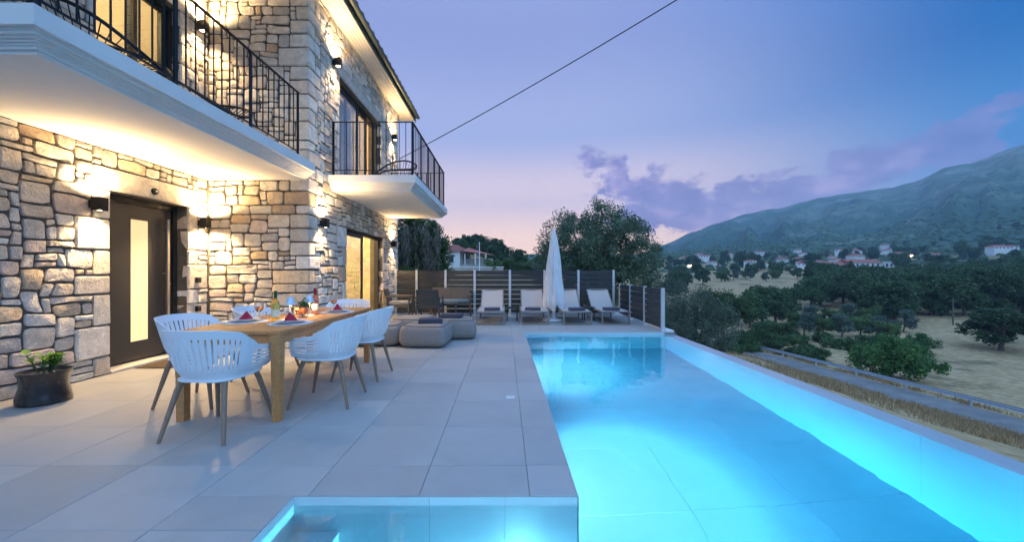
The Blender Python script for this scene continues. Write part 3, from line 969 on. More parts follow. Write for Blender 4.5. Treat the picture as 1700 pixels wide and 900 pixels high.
# ---- glazing
def slider(op, X, name, leaves, parent=None, fw=.055, open_from=None):
    ya, yb, za, zb = op
    z0 = za + .022
    f = MB()
    f.box(X - .20, X - .10, ya + .001, ya + fw, z0, zb - .001); f.box(X - .20, X - .10, yb - fw, yb - .001, z0, zb - .001)
    f.box(X - .20, X - .10, ya + fw, yb - fw, zb - fw, zb - .001); f.box(X - .20, X - .10, ya + fw, yb - fw, z0, z0 + .04)
    root = hb(f, name, M['dark_frame'], parent, smooth=False)
    for i, (a, b) in enumerate(leaves):
        x = X - .128 - .044 * (i % 2)
        l = MB(); l.box(x - .02, x + .02, a, a + .06, z0 + .042, zb - fw - .002); l.box(x - .02, x + .02, b - .06, b, z0 + .042, zb - fw - .002)
        l.box(x - .02, x + .02, a + .06, b - .06, zb - fw - .062, zb - fw - .002); l.box(x - .02, x + .02, a + .06, b - .06, z0 + .042, z0 + .11)
        hb(l, 'leaf_frame', M['dark_frame'], root, smooth=False)
        hb(MB().box(x - .006, x + .006, a + .06, b - .06, z0 + .11, zb - fw - .062), 'pane', M['pane'], root, smooth=False)
    return root
slider(SLD, XB, 'sliding_door', [(7.68, 8.86)])
slider(UPB, XB, 'balcony_door', [(7.36, 8.58), (8.00, 9.20)])
slider(UPA, XA, 'balcony_door', [(4.51, 5.10), (5.04, 5.56)])

# ---- rooms
def room(x0, x1, y0, y1, z0, z1, name, th=.05, skip=()):
    b = MB()
    b.box(x0, x1, y0, y1, z0, z0 + .02); b.box(x0, x1, y0, y1, z1 - .05, z1)
    b.box(x0, x0 + th, y0, y1, z0 + .02, z1 - .05)
    b.box(x0 + th, x1, y0, y0 + th, z0 + .02, z1 - .05); b.box(x0 + th, x1, y1 - th, y1, z0 + .02, z1 - .05)
    return hb(b, name, M['plaster'], smooth=False)
room(-7.2, XB - .33, 6.5, 10.98, .002, 2.68, 'living_room')
room(-7.2, XB - .33, 6.5, 10.98, 2.96, 5.80, 'bedroom')
room(-8.2, XA - .33, 2.0, 6.16, 2.96, 5.80, 'upstairs_room')
# stone-clad partition seen through the sliding door
rg = random.Random(21)
inner = hb(MB().box(-7.1, XB - .34, 10.55, 10.90, .03, 2.62), 'inner_stone_wall', M['plaster'], smooth=False)
z = .03; rowi = 0
while z < 2.6:
    h = rg.choice((.3, .36, .42)); h = min(h, 2.61 - z)
    x = -7.1
    while x < XB - .36:
        w = min(rg.uniform(.3, .6), XB - .35 - x)
        if w > .06 and h > .05:
            b = MB().cbox(x + .003, x + w - .003, 10.52 + rg.uniform(0, .008), 10.56, z + .003, z + h - .003, .006)
            b.c = [tuple(k * rg.uniform(.9, 1.1) for k in (.60, .52, .40))] * len(b.v)
            hb(b, 'cladding_stone', M['stone'], inner)
        x += w
    z += h; rowi += 1
def ceiling_lamp(loc, power, label):
    o = thing('ceiling_lamp', label, 'ceiling lamp', loc)
    MB().lathe([(0, 0), (.16, 0), (.16, -.04), (.13, -.06), (0, -.06)], 20, cap=False).build('diffuser', M['emit_warm'], o)
    MB().lathe([(0, .012), (.175, .012), (.175, -.01), (.162, -.01)], 20, cap=False).build('rim', M['soffit'], o)
    lamp('room_light', 'POINT', (0, 0, -.22), power, (1, .70, .34), o, .12)
ceiling_lamp((-4.9, 8.6, 2.62), 200, 'round ceiling lamp glowing inside the ground floor room behind the sliding door')
ceiling_lamp((-5.0, 8.6, 5.74), 110, 'round ceiling lamp in the room behind the side balcony')
ceiling_lamp((-6.4, 4.6, 5.74), 65, 'round ceiling lamp in the room behind the front balcony')
cu = thing('curtain', 'sheer white curtain behind the glass of the side balcony door', 'curtain', (XB - .30, 7.9, 2.99))
b = MB(); vs = []; nn_ = 90
for zz in (0., 1.0, 1.88):
    for q in range(nn_ + 1):
        vs.append((-.03 + .022 * math.sin(q * .9) + .01 * math.sin(q * 2.3), -.5 + 1.35 * q / nn_, zz))
fs = [(r_ * (nn_ + 1) + q, r_ * (nn_ + 1) + q + 1, (r_ + 1) * (nn_ + 1) + q + 1, (r_ + 1) * (nn_ + 1) + q) for r_ in range(2) for q in range(nn_)]
b.add(vs, fs).build('cloth', M['canvas'], cu, fix=False)
MB().tube([(-.03, -.55, 1.885), (-.03, 1.0, 1.885)], .012, 8).build('rod', M['steel'], cu)
# cabinet line inside upstairs room (tan shelving seen through the glass)
cab = thing('wall_shelf', 'pale wooden shelf unit inside the lit upstairs room', 'shelf', (-7.9, 5.3, 2.98))
for zz in (.0, .6, 1.2, 1.8, 2.3): MB().cbox(-.2, .25, -1.2, .8, zz, zz + .05, .004).build('board', M['teak'], cab)
for yy in (-1.2, -.2, .76): MB().cbox(-.2, .25, yy, yy + .04, .05, 2.3, .004).build('upright', M['cushion'], cab)

# ---- slabs: balconies
def balcony(x0, x1, y0, y1, name, near=True, far=True):
    """slab with a flat band and a stepped, coved moulding on free sides (x1 side, y0, y1)"""
    b = MB()
    steps = [(0.0, ZS1, ZS1 - .135), (.030, ZS1 - .135, ZS1 - .150), (.040, ZS1 - .150, ZS1 - .170), (.060, ZS1 - .17, ZS1 - .185), (.078, ZS1 - .185, ZS1 - .20), (.094, ZS1 - .20, ZS1 - .215), (.106, ZS1 - .215, ZS1 - .235), (.125, ZS1 - .235, ZS0)]
    for ins, za, zb in steps:
        b.box(x0, x1 - ins, y0 + (ins if near else 0), y1 - (ins if far else 0), zb, za)
    return hb(b, name, M['render_white'], smooth=False)
balcony(XA - .3, -3.02, 2.47, YR - .031, 'balcony_slab', far=False)
balcony(XB - .3, -1.58, 6.84, 10.62, 'balcony_slab')
# house floor slabs (hidden), roof
mb = MB(); mb.box(-9.5, XA - .33, 1.5, 11.0, ZS0 + .0, ZS1 - .0); hb(mb, 'floor_slab', M['plaster'], smooth=False)
EX = -2.75
mb = MB()
# soffit boards run along the eave
roof = MB()
rp = [(EX, ZE + .10), (EX, ZE + .16), (-6.4, ZE + 1.7), (-10.2, ZE + .16), (-10.2, ZE + .10)]
roof.prism(rp, .7, 11.85, 'y')
roofo = hb(roof, 'roof', M['roof'], smooth=False)
k = 0
x = XB - .02
while x < EX - .01:
    hb(MB().cbox(x + .002, min(x + .068, EX - .004), YR - .5, 11.8, ZE + .001 + .0008 * (k % 2), ZE + .06, .006), 'soffit_board', M['soffit'], roofo, smooth=False)
    x += .07; k += 1
hb(MB().box(-10.1, XB - .02, .75, 11.8, ZE + .012, ZE + .07), 'ceiling_deck', M['soffit'], roofo, smooth=False)
hb(MB().box(XB - .02, EX - .004, .75, YR - .5, ZE + .012, ZE + .07), 'eave_deck', M['soffit'], roofo, smooth=False)
hb(MB().cbox(EX, EX + .022, .7, 11.85, ZE - .02, ZE + .15, .003), 'fascia_board', M['gutter'], roofo, smooth=False)
g = MB(); gp = []
for a in range(180, 361, 20): gp.append((EX + .085 + .058 * math.cos(R(a)), ZE + .13 + .058 * math.sin(R(a))))
gp2 = [(EX + .085 + .052 * math.cos(R(a)), ZE + .13 + .052 * math.sin(R(a))) for a in range(360, 179, -20)]
g.prism(gp + gp2, .7, 11.85, 'y')
hb(g, 'gutter', M['gutter'], roofo)
for i in range(38):      # clay tile ends over the gutter
    yy = .75 + i * .29
    t = MB().tube([(EX + .05, yy + .145, ZE + .185), (EX - .9, yy + .145, ZE + .585)], [.10, .085], 10)
    hb(t, 'roof_tile', M['roof'], roofo)

# ---- railings
def railing(pts, name, label_parent, ztop, zb, posts, n_between, closed_start=True):
    """pts: polyline of (x, y); posts at distances; bars between them"""
    root = MB()
    P = [Vector((p[0], p[1], 0)) for p in pts]
    segs = [(P[i], P[i + 1]) for i in range(len(P) - 1)]
    for a, b in segs:
        d = (b - a).normalized(); L = (b - a).length
        ang = math.atan2(d.y, d.x)
        Mx = Matrix.Translation(a) @ Matrix.Rotation(ang, 4, 'Z')
        root.cbox(-.02, L + .02, -.02, .02, ztop - .012, ztop, .003, M=Mx)
    ro = hb(root, name, M['black_metal'])
    lr = MB()
    for a, b in segs:
        d = (b - a).normalized(); L = (b - a).length
        Mx = Matrix.Translation(a) @ Matrix.Rotation(math.atan2(d.y, d.x), 4, 'Z')
        lr.box(-.001, L + .001, -.008, .008, zb, zb + .014, M=Mx)
    hb(lr, 'lower_rail', M['black_metal'], ro, smooth=False)
    for si, (a, b) in enumerate(segs):
        d = (b - a).normalized(); L = (b - a).length
        ang = math.atan2(d.y, d.x)
        npan = max(1, round(L / posts)); 
        for k in range(npan + 1):
            if k == 0 and si > 0: continue
            q = a + d * (L * k / npan)
            Mx = Matrix.Translation(q) @ Matrix.Rotation(ang, 4, 'Z')
            hb(MB().cbox(-.018, .018, -.012, .012, ZS1 - .01, ztop - .011, .002, M=Mx), 'post', M['black_metal'], ro, smooth=False)
        nb = npan * (n_between + 1)
        for k in range(1, nb):
            if k % (n_between + 1) == 0: continue
            q = a + d * (L * k / nb)
            Mx = Matrix.Translation(q) @ Matrix.Rotation(ang, 4, 'Z')
            hb(MB().box(-.0055, .0055, -.0055, .0055, zb + .012, ztop - .011, M=Mx), 'baluster', M['black_metal'], ro, smooth=False)
    return ro
railing([(-4.70, 2.58), (-3.13, 2.58), (-3.13, 5.83)], 'railing', None, 3.95, 3.045, 1.08, 8)
railing([(-3.08, 6.93), (-1.66, 6.93), (-1.66, 10.50), (-3.08, 10.50)], 'railing', None, 3.93, 3.045, .72, 5)

# ---- small wall fittings
o = thing('doorbell_camera', 'small round black sensor on the stone lintel above the front door', 'sensor', (XA + .03, 5.19, 2.31))
Mx = Matrix.Rotation(R(90), 4, 'Y')
MB().lathe([(0, 0), (.045, 0), (.045, .02), (.03, .035), (0, .035)], 20, M=Mx, cap=False).build('housing', M['black_metal'], o)
MB().lathe([(0, .034), (.014, .034), (.012, .042), (0, .043)], 12, M=Mx, cap=False).build('eye', M['lamp_white'], o)
for zz, lb in ((1.10, 'upper small black outdoor socket on the stone wall beside the front door'), (.66, 'lower small black outdoor socket on the stone wall beside the front door')):
    o = thing('wall_socket', lb, 'socket', (XA + .005, 5.92, zz), 0, 'sockets beside the front door')
    MB().cbox(0, .055, -.04, .04, -.04, .04, .004).build('box', M['black_metal'], o)
    MB().cbox(.055, .062, -.032, .032, -.032, .034, .002).build('flap', M['dark_frame'], o)

# ---- wall lamps
def sconce(loc, nrm, power, label, cone=118):
    ang = math.atan2(nrm[1], nrm[0])
    o = thing('wall_lamp', label, 'wall lamp', loc, ang, 'up and down wall lamps')
    MB().cbox(0, .052, -.035, .035, -.045, .045, .003).build('bracket', M['black_metal'], o)
    b = MB()
    for (ya, yb, xa, xb) in ((-.05, .05, .045, .053), (-.05, .05, .137, .145), (-.05, -.042, .053, .137), (.042, .05, .053, .137)):
        b.box(xa, xb, ya, yb, -.075, .075)
    b.box(.053, .137, -.042, .042, -.012, .012)
    b.build('housing', M['black_metal'], o, smooth=False)
    for s in (-1, 1):
        MB().lathe([(0, s * .062), (.036, s * .062), (.036, s * .068), (0, s * .068)], 16, (.095, 0, 0), cap=False).build('lens', M['emit_warm'], o)
        lamp('lamp_beam', 'SPOT', (.095, 0, s * .082), power * (.88 if s > 0 else .9), WARM, o, .03, (0 if s < 0 else math.pi, 0, 0), 162 if s > 0 else cone, .7)
    return o
SP = 66
sconce((XA + .02, 4.41, 2.0), (1, 0), SP, 'black up-down wall lamp glowing on the hinge side of the front door')
sconce((XA + .02, 5.97, 1.98), (1, 0), SP * 1.5, 'black up-down wall lamp between the front door and the inner corner', 158)
sconce((XB + .02, 6.52, 2.05), (1, 0), SP * .75, 'black up-down wall lamp beside the quoined corner and the sliding door')
sconce((XB + .02, 10.62, 2.0), (1, 0), SP * .75, 'black up-down wall lamp next to the slatted fence, under the side balcony')
sconce((XB + .02, 7.03, 5.05), (1, 0), SP * .75, 'black up-down wall lamp above the side balcony next to the corner')
sconce((XB + .02, 10.66, 4.95), (1, 0), SP * .75, 'black up-down wall lamp above the far end of the side balcony')
sconce((XA + .02, 5.92, 5.0), (1, 0), SP, 'black up-down wall lamp above the front balcony')

# ------------------------------------------------------------------ dining table
tb = thing('dining_table', 'long teak outdoor dining table set for dinner', 'table', (-2.25, 4.185, 0))
TX, TY, TZ = .43, 1.065, .74
for i in range(8):
    w = 2 * (TX - .0) / 8
    MB().cbox(-TX + i * w + .0012, -TX + (i + 1) * w - .0012, -TY, TY, TZ - .028, TZ, .003).build('plank', M['teak'], tb, smooth=False)
for s in (-1, 1):
    MB().cbox(s * (TX - .045) - .012, s * (TX - .045) + .012, -TY + .076, TY - .076, TZ - .115, TZ - .028, .003).build('apron', M['teak'], tb, smooth=False)
    MB().cbox(-TX + .076, TX - .076, s * (TY - .045) - .012, s * (TY - .045) + .012, TZ - .115, TZ - .028, .003).build('apron', M['teak'], tb, smooth=False)
    for t in (-1, 1):
        x, y = s * (TX - .042), t * (TY - .042)
        b = MB()
        k0, k1 = .038, .031
        vs = [(x + a * k1, y + c * k1, 0) for a, c in ((-1, -1), (1, -1), (1, 1), (-1, 1))] + [(x + a * k0, y + c * k0, TZ - .0285) for a, c in ((-1, -1), (1, -1), (1, 1), (-1, 1))]
        b.add(vs, [(3, 2, 1, 0), (4, 5, 6, 7), (0, 1, 5, 4), (1, 2, 6, 5), (2, 3, 7, 6), (3, 0, 4, 7)])
        b.build('leg', M['teak'], tb, smooth=False)

# ------------------------------------------------------------------ slotted shell armchairs
def shell_mesh():
    NS, NT_ = 138, 24
    bm = bmesh.new()
    def pos(s, t):
        a = abs(s); sg = 1 if s >= 0 else -1
        if a < .55:
            ph = a / .55 * math.pi / 2
            x, y = .245 * math.sin(ph) ** .9, -.03 - .20 * math.cos(ph) ** .85
            nx, ny = math.sin(ph), -math.cos(ph)
        else:
            q = (a - .55) / .45
            x, y = .245 - .004 * q, -.03 + .27 * q
            nx, ny = 1, 0
        zt = np.interp(a, [0, .22, .40, .52, .66, .82, 1], [.815, .81, .78, .715, .66, .642, .635])
        zb = np.interp(a, [0, .5, .8, 1], [.425, .425, .445, .47])
        z = zb + (zt - zb) * t
        h = (z - .42)
        fl = h * np.interp(a, [0, .45, .65, 1], [.30, .22, .16, .14]) - .045 * (1 - min(1, h / .14)) ** 2
        return Vector((sg * (x + nx * fl), y + ny * fl, z))
    g = [[bm.verts.new(pos(-1 + 2 * i / NS, j / NT_)) for j in range(NT_ + 1)] for i in range(NS + 1)]
    for i in range(NS):
        s = abs(-1 + 2 * (i + .5) / NS)
        for j in range(NT_):
            t = (j + .5) / NT_
            slot = False
            if s < .43 and .20 < t < .84: slot = ((i - NS // 2) % 3 == 0)
            elif .60 < s < .93 and .16 < t < .86: slot = (j % 3 == 0) and not (.755 < s < .775)
            if not slot:
                bm.faces.new((g[i][j], g[i + 1][j], g[i + 1][j + 1], g[i][j + 1]))
    lone = [v for v in bm.verts if not v.link_faces]
    bmesh.ops.delete(bm, geom=lone, context='VERTS')
    bmesh.ops.recalc_face_normals(bm, faces=bm.faces)
    bmesh.ops.solidify(bm, geom=list(bm.faces), thickness=.007)
    bmesh.ops.recalc_face_normals(bm, faces=bm.faces)
    me = bpy.data.meshes.new('backrest'); bm.to_mesh(me); bm.free()
    me.polygons.foreach_set('use_smooth', [True] * len(me.polygons)); me.set_sharp_from_angle(angle=R(45))
    me.materials.append(M['white_plastic'])
    return me
def make_chair():
    c = thing('dining_chair', '', 'chair')
    link('backrest', shell_mesh(), c)
    # seat pan
    b = MB(); n = 40; rings = []
    def outl(k):
        pts = []
        for i in range(n):
            a = 2 * math.pi * i / n
            cx, sy = math.cos(a), math.sin(a)
            x = .222 * math.copysign(abs(cx) ** .55, cx); y = .235 * math.copysign(abs(sy) ** .6, sy) + .015
            pts.append((x * k, (y - .015) * k + .015))
        return pts
    vs = []
    for k, z in ((1.0, .424), (1.01, .436), (.96, .440), (.6, .432), (.2, .428)):
        for (x, y) in outl(k): vs.append((x, y, z + max(0, y - .12) * .06))
    fs = []
    for r_ in range(4):
        for i in range(n):
            j = (i + 1) % n
            fs.append((r_ * n + i, r_ * n + j, (r_ + 1) * n + j, (r_ + 1) * n + i))
    fs.append(tuple(4 * n + i for i in range(n))); fs.append(tuple(n - 1 - i for i in range(n)))
    b.add(vs, fs).build('seat', M['white_plastic'], c, ang=50)
    br = MB()
    for s in (-1, 1): br.tube([(-.16, s * .15, .416), (.16, s * .15, .416)], .012, 8)
    for s in (-1, 1): br.tube([(s * .15, -.15, .416), (s * .15, .15, .416)], .012, 8)
    br.build('under_frame', M['chair_leg'], c)
    for sx in (-1, 1):
        for sy in (-1, 1):
            MB().tube([(sx * .165, sy * .155, .422), (sx * .18, sy * .18, .36), (sx * .245, sy * .262, 0)], [.021, .021, .0125], 12).build('leg', M['chair_leg'], c)
    return c
ch = make_chair()
CH = [((-2.20, 2.985, 0), R(-4), 'white slotted armchair at the pot-plant end of the teak table'),
      ((-1.665, 3.66, 0), R(92), 'white slotted armchair on the pool side, nearest the white wine bottle'),
      ((-1.66, 4.52, 0), R(88), 'white slotted armchair on the pool side, beside the poufs'),
      ((-2.86, 3.66, 0), R(-90), 'white slotted armchair on the house side, in front of the door'),
      ((-2.80, 4.55, 0), R(-86), 'white slotted armchair on the house side, in front of the stone return wall'),
      ((-2.28, 5.50, 0), R(180), 'white slotted armchair at the pouf end of the teak table')]
for i, (l, a, lb) in enumerate(CH): place(ch, i == 0, l, a, lb, 'white chairs around the dining table')

# ------------------------------------------------------------------ table setting
TT = .741
def setting(x, y, rz, lb):
    o = thing('placemat', f'round white placemat {lb}', 'placemat', (x, y, TT), rz, 'placemats on the table')
    MB().lathe([(0, 0), (.19, 0), (.19, .003), (0, .0035)], 40, cap=False).build('mat', M['placemat'], o, fix=False)
    o['label'] = f'round white placemat {lb}'
    p = thing('dinner_plate', f'white dinner plate {lb}', 'plate', (x, y, TT + .0035), rz, 'plates on the table')
    MB().lathe([(0, 0), (.08, 0), (.085, .004), (.132, .018), (.134, .021), (.088, .009), (.0, .008)], 40, cap=False).build('dish', M['porcelain'], p, fix=False)
    MB().lathe([(.0, .010), (.055, .010), (.060, .013), (.098, .026), (.100, .029), (.062, .018), (0, .016)], 36, cap=False).build('side_dish', M['porcelain'], p, fix=False)
    nk = thing('napkin', f'crimson napkin folded to a peak {lb}', 'napkin', (x, y, TT + .019), rz, 'napkins on the plates')
    b = MB()
    b.add([(-.062, -.035, 0), (.062, -.035, 0), (.040, .05, 0), (-.040, .05, 0), (0, .008, .085), (.004, .016, .084)], [(0, 1, 4), (1, 2, 5, 4), (2, 3, 5), (3, 0, 4, 5), (0, 3, 2, 1)])
    b.build('fold', M['napkin'], nk, smooth=False)
    MB().add([(-.066, -.037, .002), (0, .005, .088), (-.060, -.045, .0)], [(0, 1, 2)]).add([(.066, -.037, .002), (0, .005, .088), (.060, -.045, .0)], [(0, 2, 1)]).build('crease', M['napkin'], nk, smooth=False, fix=False)
    ct = thing('fork', f'steel fork {lb}', 'fork', (x - .155 * math.cos(rz), y - .155 * math.sin(rz), TT + .004), rz, 'forks on the table')
    MB().cbox(-.005, .005, -.09, .03, 0, .003, .001).build('handle', M['steel'], ct)
    for q in (-.007, -.0025, .0025, .007): MB().box(q - .001, q + .001, .04, .085, .0, .003).build('tine', M['steel'], ct)
    MB().cbox(-.009, .009, .028, .045, 0, .003, .001).build('neck', M['steel'], ct)
setting(-2.01, 3.62, R(90), 'at the pool-side seat near the white wine bottle')
setting(-1.99, 4.60, R(90), 'at the pool-side seat beside the poufs')
setting(-2.50, 3.72, R(-90), 'at the house-side seat in front of the door')
setting(-2.49, 4.60, R(-90), 'at the house-side seat in front of the return wall')

def goblet(x, y, lb):
    o = thing('wine_glass', lb, 'glass', (x, y, TT), 0, 'stemmed glasses on the table')
    MB().lathe([(.0, .002), (.034, .001), (.034, .003), (.006, .008), (.0045, .07), (.012, .085), (.034, .105), (.042, .135), (.040, .165), (.034, .185), (.0325, .185), (.0385, .165), (.0405, .135), (.0325, .107), (.008, .089), (0, .087)], 28, cap=False).build('bowl_and_stem', M['clear_glass'], o)
    MB().lathe([(0, .0885), (.008, .0905), (.0318, .108), (.0398, .135), (.0, .136)], 28, cap=False).build('drink', M['rose_drink'], o)
goblet(-2.44, 3.83, 'stemmed glass of amber drink by the house-side plate in front of the door')
goblet(-2.07, 3.80, 'stemmed glass of amber drink between wine bottle and table lamp')
goblet(-2.12, 4.78, 'stemmed glass of amber drink towards the pouf end of the table')
def bottle(x, y, glass, foil, lb, h=.30):
    o = thing('wine_bottle', lb, 'bottle', (x, y, TT))
    k = h / .30
    MB().lathe([(0, .006 * k), (.030, 0), (.037, .006 * k), (.037, .175 * k), (.034, .195 * k), (.018, .222 * k), (.0145, .235 * k), (.0145, .24 * k)], 28).build('glass_body', glass, o)
    MB().lathe([(.0152, .225 * k), (.0152, .288 * k), (.0160, .290 * k), (.0160, .30 * k), (0, .30 * k)], 20, cap=False).build('foil', foil, o)
    MB().lathe([(.0375, .055 * k), (.0375, .125 * k)], 28, cap=False).build('label', M['label'], o, fix=False)
bottle(-2.19, 3.68, M['wine_bottle'], M['green_foil'], 'bottle of white wine with green foil standing on the teak table')
bottle(-2.13, 4.33, M['rose_bottle'], M['red_foil'], 'bottle of rose wine with red foil behind the fruit bowl', .30)
def table_lamp(x, y, lb):
    o = thing('table_lamp', lb, 'table lamp', (x, y, TT), 0, 'cordless lamps on the table')
    MB().lathe([(0, 0), (.045, 0), (.047, .006), (.042, .012), (.010, .017), (.0085, .15), (0, .152)], 24, cap=False).build('stem', M['lamp_white'], o)
    MB().lathe([(.024, .225), (.050, .150), (.048, .150), (.022, .2235)], 28, cap=False).build('shade', M['lamp_shade'], o)
    MB().lathe([(0, .226), (.024, .226), (.024, .223), (0, .223)], 24, cap=False).build('cap', M['lamp_shade'], o)
    MB().lathe([(0, .168), (.03, .168), (.03, .172), (0, .172)], 16, cap=False).build('led', M['emit_warm'], o)
    lamp('lamp_light', 'SPOT', (0, 0, .163), 2.2, (1, .74, .40), o, .02, (0, 0, 0), 150, .4)
table_lamp(-2.17, 3.90, 'small white cordless lamp beside the white wine bottle')
table_lamp(-2.14, 4.22, 'small white cordless lamp beside the rose bottle')
o = thing('fruit_bowl', 'clear glass bowl between the two table lamps', 'bowl', (-2.13, 4.06, TT))
MB().lathe([(0, 0), (.04, 0), (.045, .006), (.085, .075), (.095, .10), (.0925, .10), (.082, .077), (.042, .010), (0, .008)], 32, cap=False).build('bowl', M['clear_glass'], o)
for i, (dx, dy, dz, m_, nm, lb) in enumerate(((.030, -.018, .075, 'apple', 'apple', 'red apple on the near side of the glass bowl'), (-.012, .035, .072, 'orange', 'orange', 'orange in the glass bowl'), (-.030, -.022, .068, 'apple', 'apple', 'red apple against the orange in the bowl'))):
    f = thing(nm, lb, 'fruit', (-2.13 + dx, 4.06 + dy, TT + dz - .03))
    MB().lathe([(0, .002), (.018, .0), (.034, .018), (.037, .036), (.028, .058), (.012, .066), (0, .060)], 20, cap=False).build('flesh', M[m_], f)
    MB().tube([(0, 0, .058), (.004, 0, .076)], .002, 6).build('stalk', M['bark'], f)

# leaf helper
def leaf_mesh(name, pts, size, aspect, rs_, mt, up=0., dirs=None, curl=False):
    n = len(pts)
    if dirs is None:
        d = rs_.normal(size=(n, 3)); d[:, 2] += up
    else: d = dirs + rs_.normal(size=(n, 3)) * .25
    d /= np.linalg.norm(d, axis=1)[:, None] + 1e-9
    e = rs_.normal(size=(n, 3)); e -= d * (e * d).sum(1)[:, None]; e /= np.linalg.norm(e, axis=1)[:, None] + 1e-9
    sz = size * rs_.uniform(.65, 1.35, n)[:, None]
    a = pts - d * sz * .5; b = pts + d * sz * .5
    w = e * sz * aspect * .5
    V = np.stack([a, pts + w * 1., b, pts - w * 1.], 1).reshape(-1, 3)
    me = bpy.data.meshes.new(name)
    me.vertices.add(4 * n); me.vertices.foreach_set('co', V.astype(np.float32).ravel())
    me.loops.add(4 * n); me.loops.foreach_set('vertex_index', np.arange(4 * n, dtype=np.int32))
    me.polygons.add(n); me.polygons.foreach_set('loop_start', np.arange(0, 4 * n, 4, dtype=np.int32))
    at = me.attributes.new('leafrnd', 'FLOAT', 'POINT')
    at.data.foreach_set('value', np.repeat(rs_.uniform(0, 1, n), 4).astype(np.float32))
    me.materials.append(mt); me.update(calc_edges=True); me.validate()
    return me
# herbs standing in the bowl
rs_ = np.random.RandomState(5)
o = thing('herb_bunch', 'bunch of green leaves standing up behind the fruit in the bowl', 'plant', (-2.15, 4.11, TT + .06))
q = rs_.normal(size=(160, 3)) * np.array([.035, .035, .024]) + np.array([0, 0, .075])
link('leaves', leaf_mesh('leaves', q, .028, .5, rs_, M['leaf_bright'], 1.), o)
b = MB()
for i in range(7): b.tube([(rs_.normal() * .008, rs_.normal() * .008, -.045), (rs_.normal() * .025, rs_.normal() * .025, .08)], .002, 5)
b.build('stems', M['leaf_mid'], o)

# ------------------------------------------------------------------ door mat, pot plant
o = thing('doormat', 'brown coir doormat on the tiles at the front door', 'doormat', (-4.45, 5.28, .001))
MB().cbox(-.22, .22, -.40, .40, 0, .014, .005).build('pile', M['mat'], o)
MB().cbox(-.235, .235, -.415, .415, 0, .006, .002).build('edging', M['piping'], o)
o = thing('flower_pot', 'black glazed pot with a leafy green plant against the stone wall', 'plant pot', (-4.32, 3.62, 0))
b = MB(); n = 48; prof = [(0, 0), (.165, 0), (.185, .012), (.178, .07), (.158, .16), (.165, .25), (.182, .285), (.185, .30), (.172, .30), (.165, .28), (.0, .272)]
vs = []; fs = []
for i, (r, z) in enumerate(prof):
    for j in range(n):
        a = 2 * math.pi * j / n
        fold = 1 + .035 * math.sin(5 * a + z * 9) * math.sin(min(1, z / .3) * math.pi)
        vs.append((r * fold * math.cos(a), r * fold * math.sin(a), z))
for i in range(len(prof) - 1):
    for j in range(n):
        j2 = (j + 1) % n
        fs.append((i * n + j, i * n + j2, (i + 1) * n + j2, (i + 1) * n + j))
b.add(vs, fs).build('pot', M['pot'], o)
MB().lathe([(0, .274), (.162, .270)], 32, cap=False).build('soil', M['soil'], o, fix=False)
pr = random.Random(4)
stems = []
for i in range(7):
    a = pr.uniform(0, 6.28); ln = pr.uniform(.12, .21); tl = pr.uniform(.1, .5)
    base = Vector((.04 * math.cos(a), .04 * math.sin(a), .27))
    tip = base + Vector((math.cos(a) * tl * ln, math.sin(a) * tl * ln, ln))
    MB().tube([base, (base + tip) / 2 + Vector((0, 0, .01)), tip], [.007, .006, .004], 6).build('stem', M['leaf_mid'], o)
    for k in range(8):
        t = .35 + .65 * k / 7
        p = base.lerp(tip, t); aa = a + k * 2.4
        d = Vector((math.cos(aa), math.sin(aa), .55)).normalized(); L = pr.uniform(.065, .095)
        side_ = d.cross(Vector((0, 0, 1))).normalized(); nn = side_.cross(d)
        lv = []
        for (tt, wd, lift) in ((0, .1, 0), (.35, .9, .006), (.7, .8, .004), (1, .05, -.008)):
            for sg in (-1, 0, 1): lv.append(tuple(p + d * L * tt + side_ * sg * wd * L * .34 + nn * (lift + abs(sg) * .005)))
        lf = [(r_ * 3 + q_, r_ * 3 + q_ + 1, r_ * 3 + q_ + 4, r_ * 3 + q_ + 3) for r_ in range(3) for q_ in range(2)]
        lm = MB().add(lv, lf)
        me = lm.mesh('leaf', M['leaf_pot'], fix=False, ang=80)
        at = me.attributes.new('leafrnd', 'FLOAT', 'POINT'); at.data.foreach_set('value', [pr.random()] * 12 if False else [((k * 37 + i * 11) % 17) / 17.] * 12)
        link('leaf', me, o)

# ------------------------------------------------------------------ poufs and towels
def pouf_mesh(w, l, h, seed):
    b = MB(); n, m_ = 56, 22
    vs = []
    for j in range(m_ + 1):
        t = -math.pi / 2 + math.pi * j / m_
        for i in range(n):
            a = 2 * math.pi * i / n
            ca, sa, ct, st = math.cos(a), math.sin(a), math.cos(t), math.sin(t)
            e1, e2 = .30, .26
            f = lambda v, e: math.copysign(abs(v) ** e, v)
            x = w / 2 * f(ct, e1) * f(ca, e2); y = l / 2 * f(ct, e1) * f(sa, e2); z = h / 2 * f(st, .55) + h / 2
            wr = mnoise.noise(Vector((x * 6, y * 6, z * 9 + seed))) * .018 + mnoise.noise(Vector((x * 2.2, y * 2.2, z * 2 + seed * 3))) * .035
            if z < .02: wr = 0
            k = 1 + wr
            vs.append((x * k * (1 + .05 * (1 - abs(z / h - .35))), y * k * (1 + .05 * (1 - abs(z / h - .35))), max(0, z + (wr * .5 if z > h * .6 else 0))))
    fs = [(j * n + i, j * n + (i + 1) % n, (j + 1) * n + (i + 1) % n, (j + 1) * n + i) for j in range(m_) for i in range(n)]
    b.add(vs, fs)
    # piping ring follows the shoulder of the top
    ring = [tuple(Vector(vs[17 * n + i]) * 1.0 + Vector((0, 0, .004))) for i in range(n)]
    ring = [(p[0] * 1.005, p[1] * 1.005, p[2]) for p in ring]
    p = MB().tube(ring, .006, 6, closed=True)
    return b, p
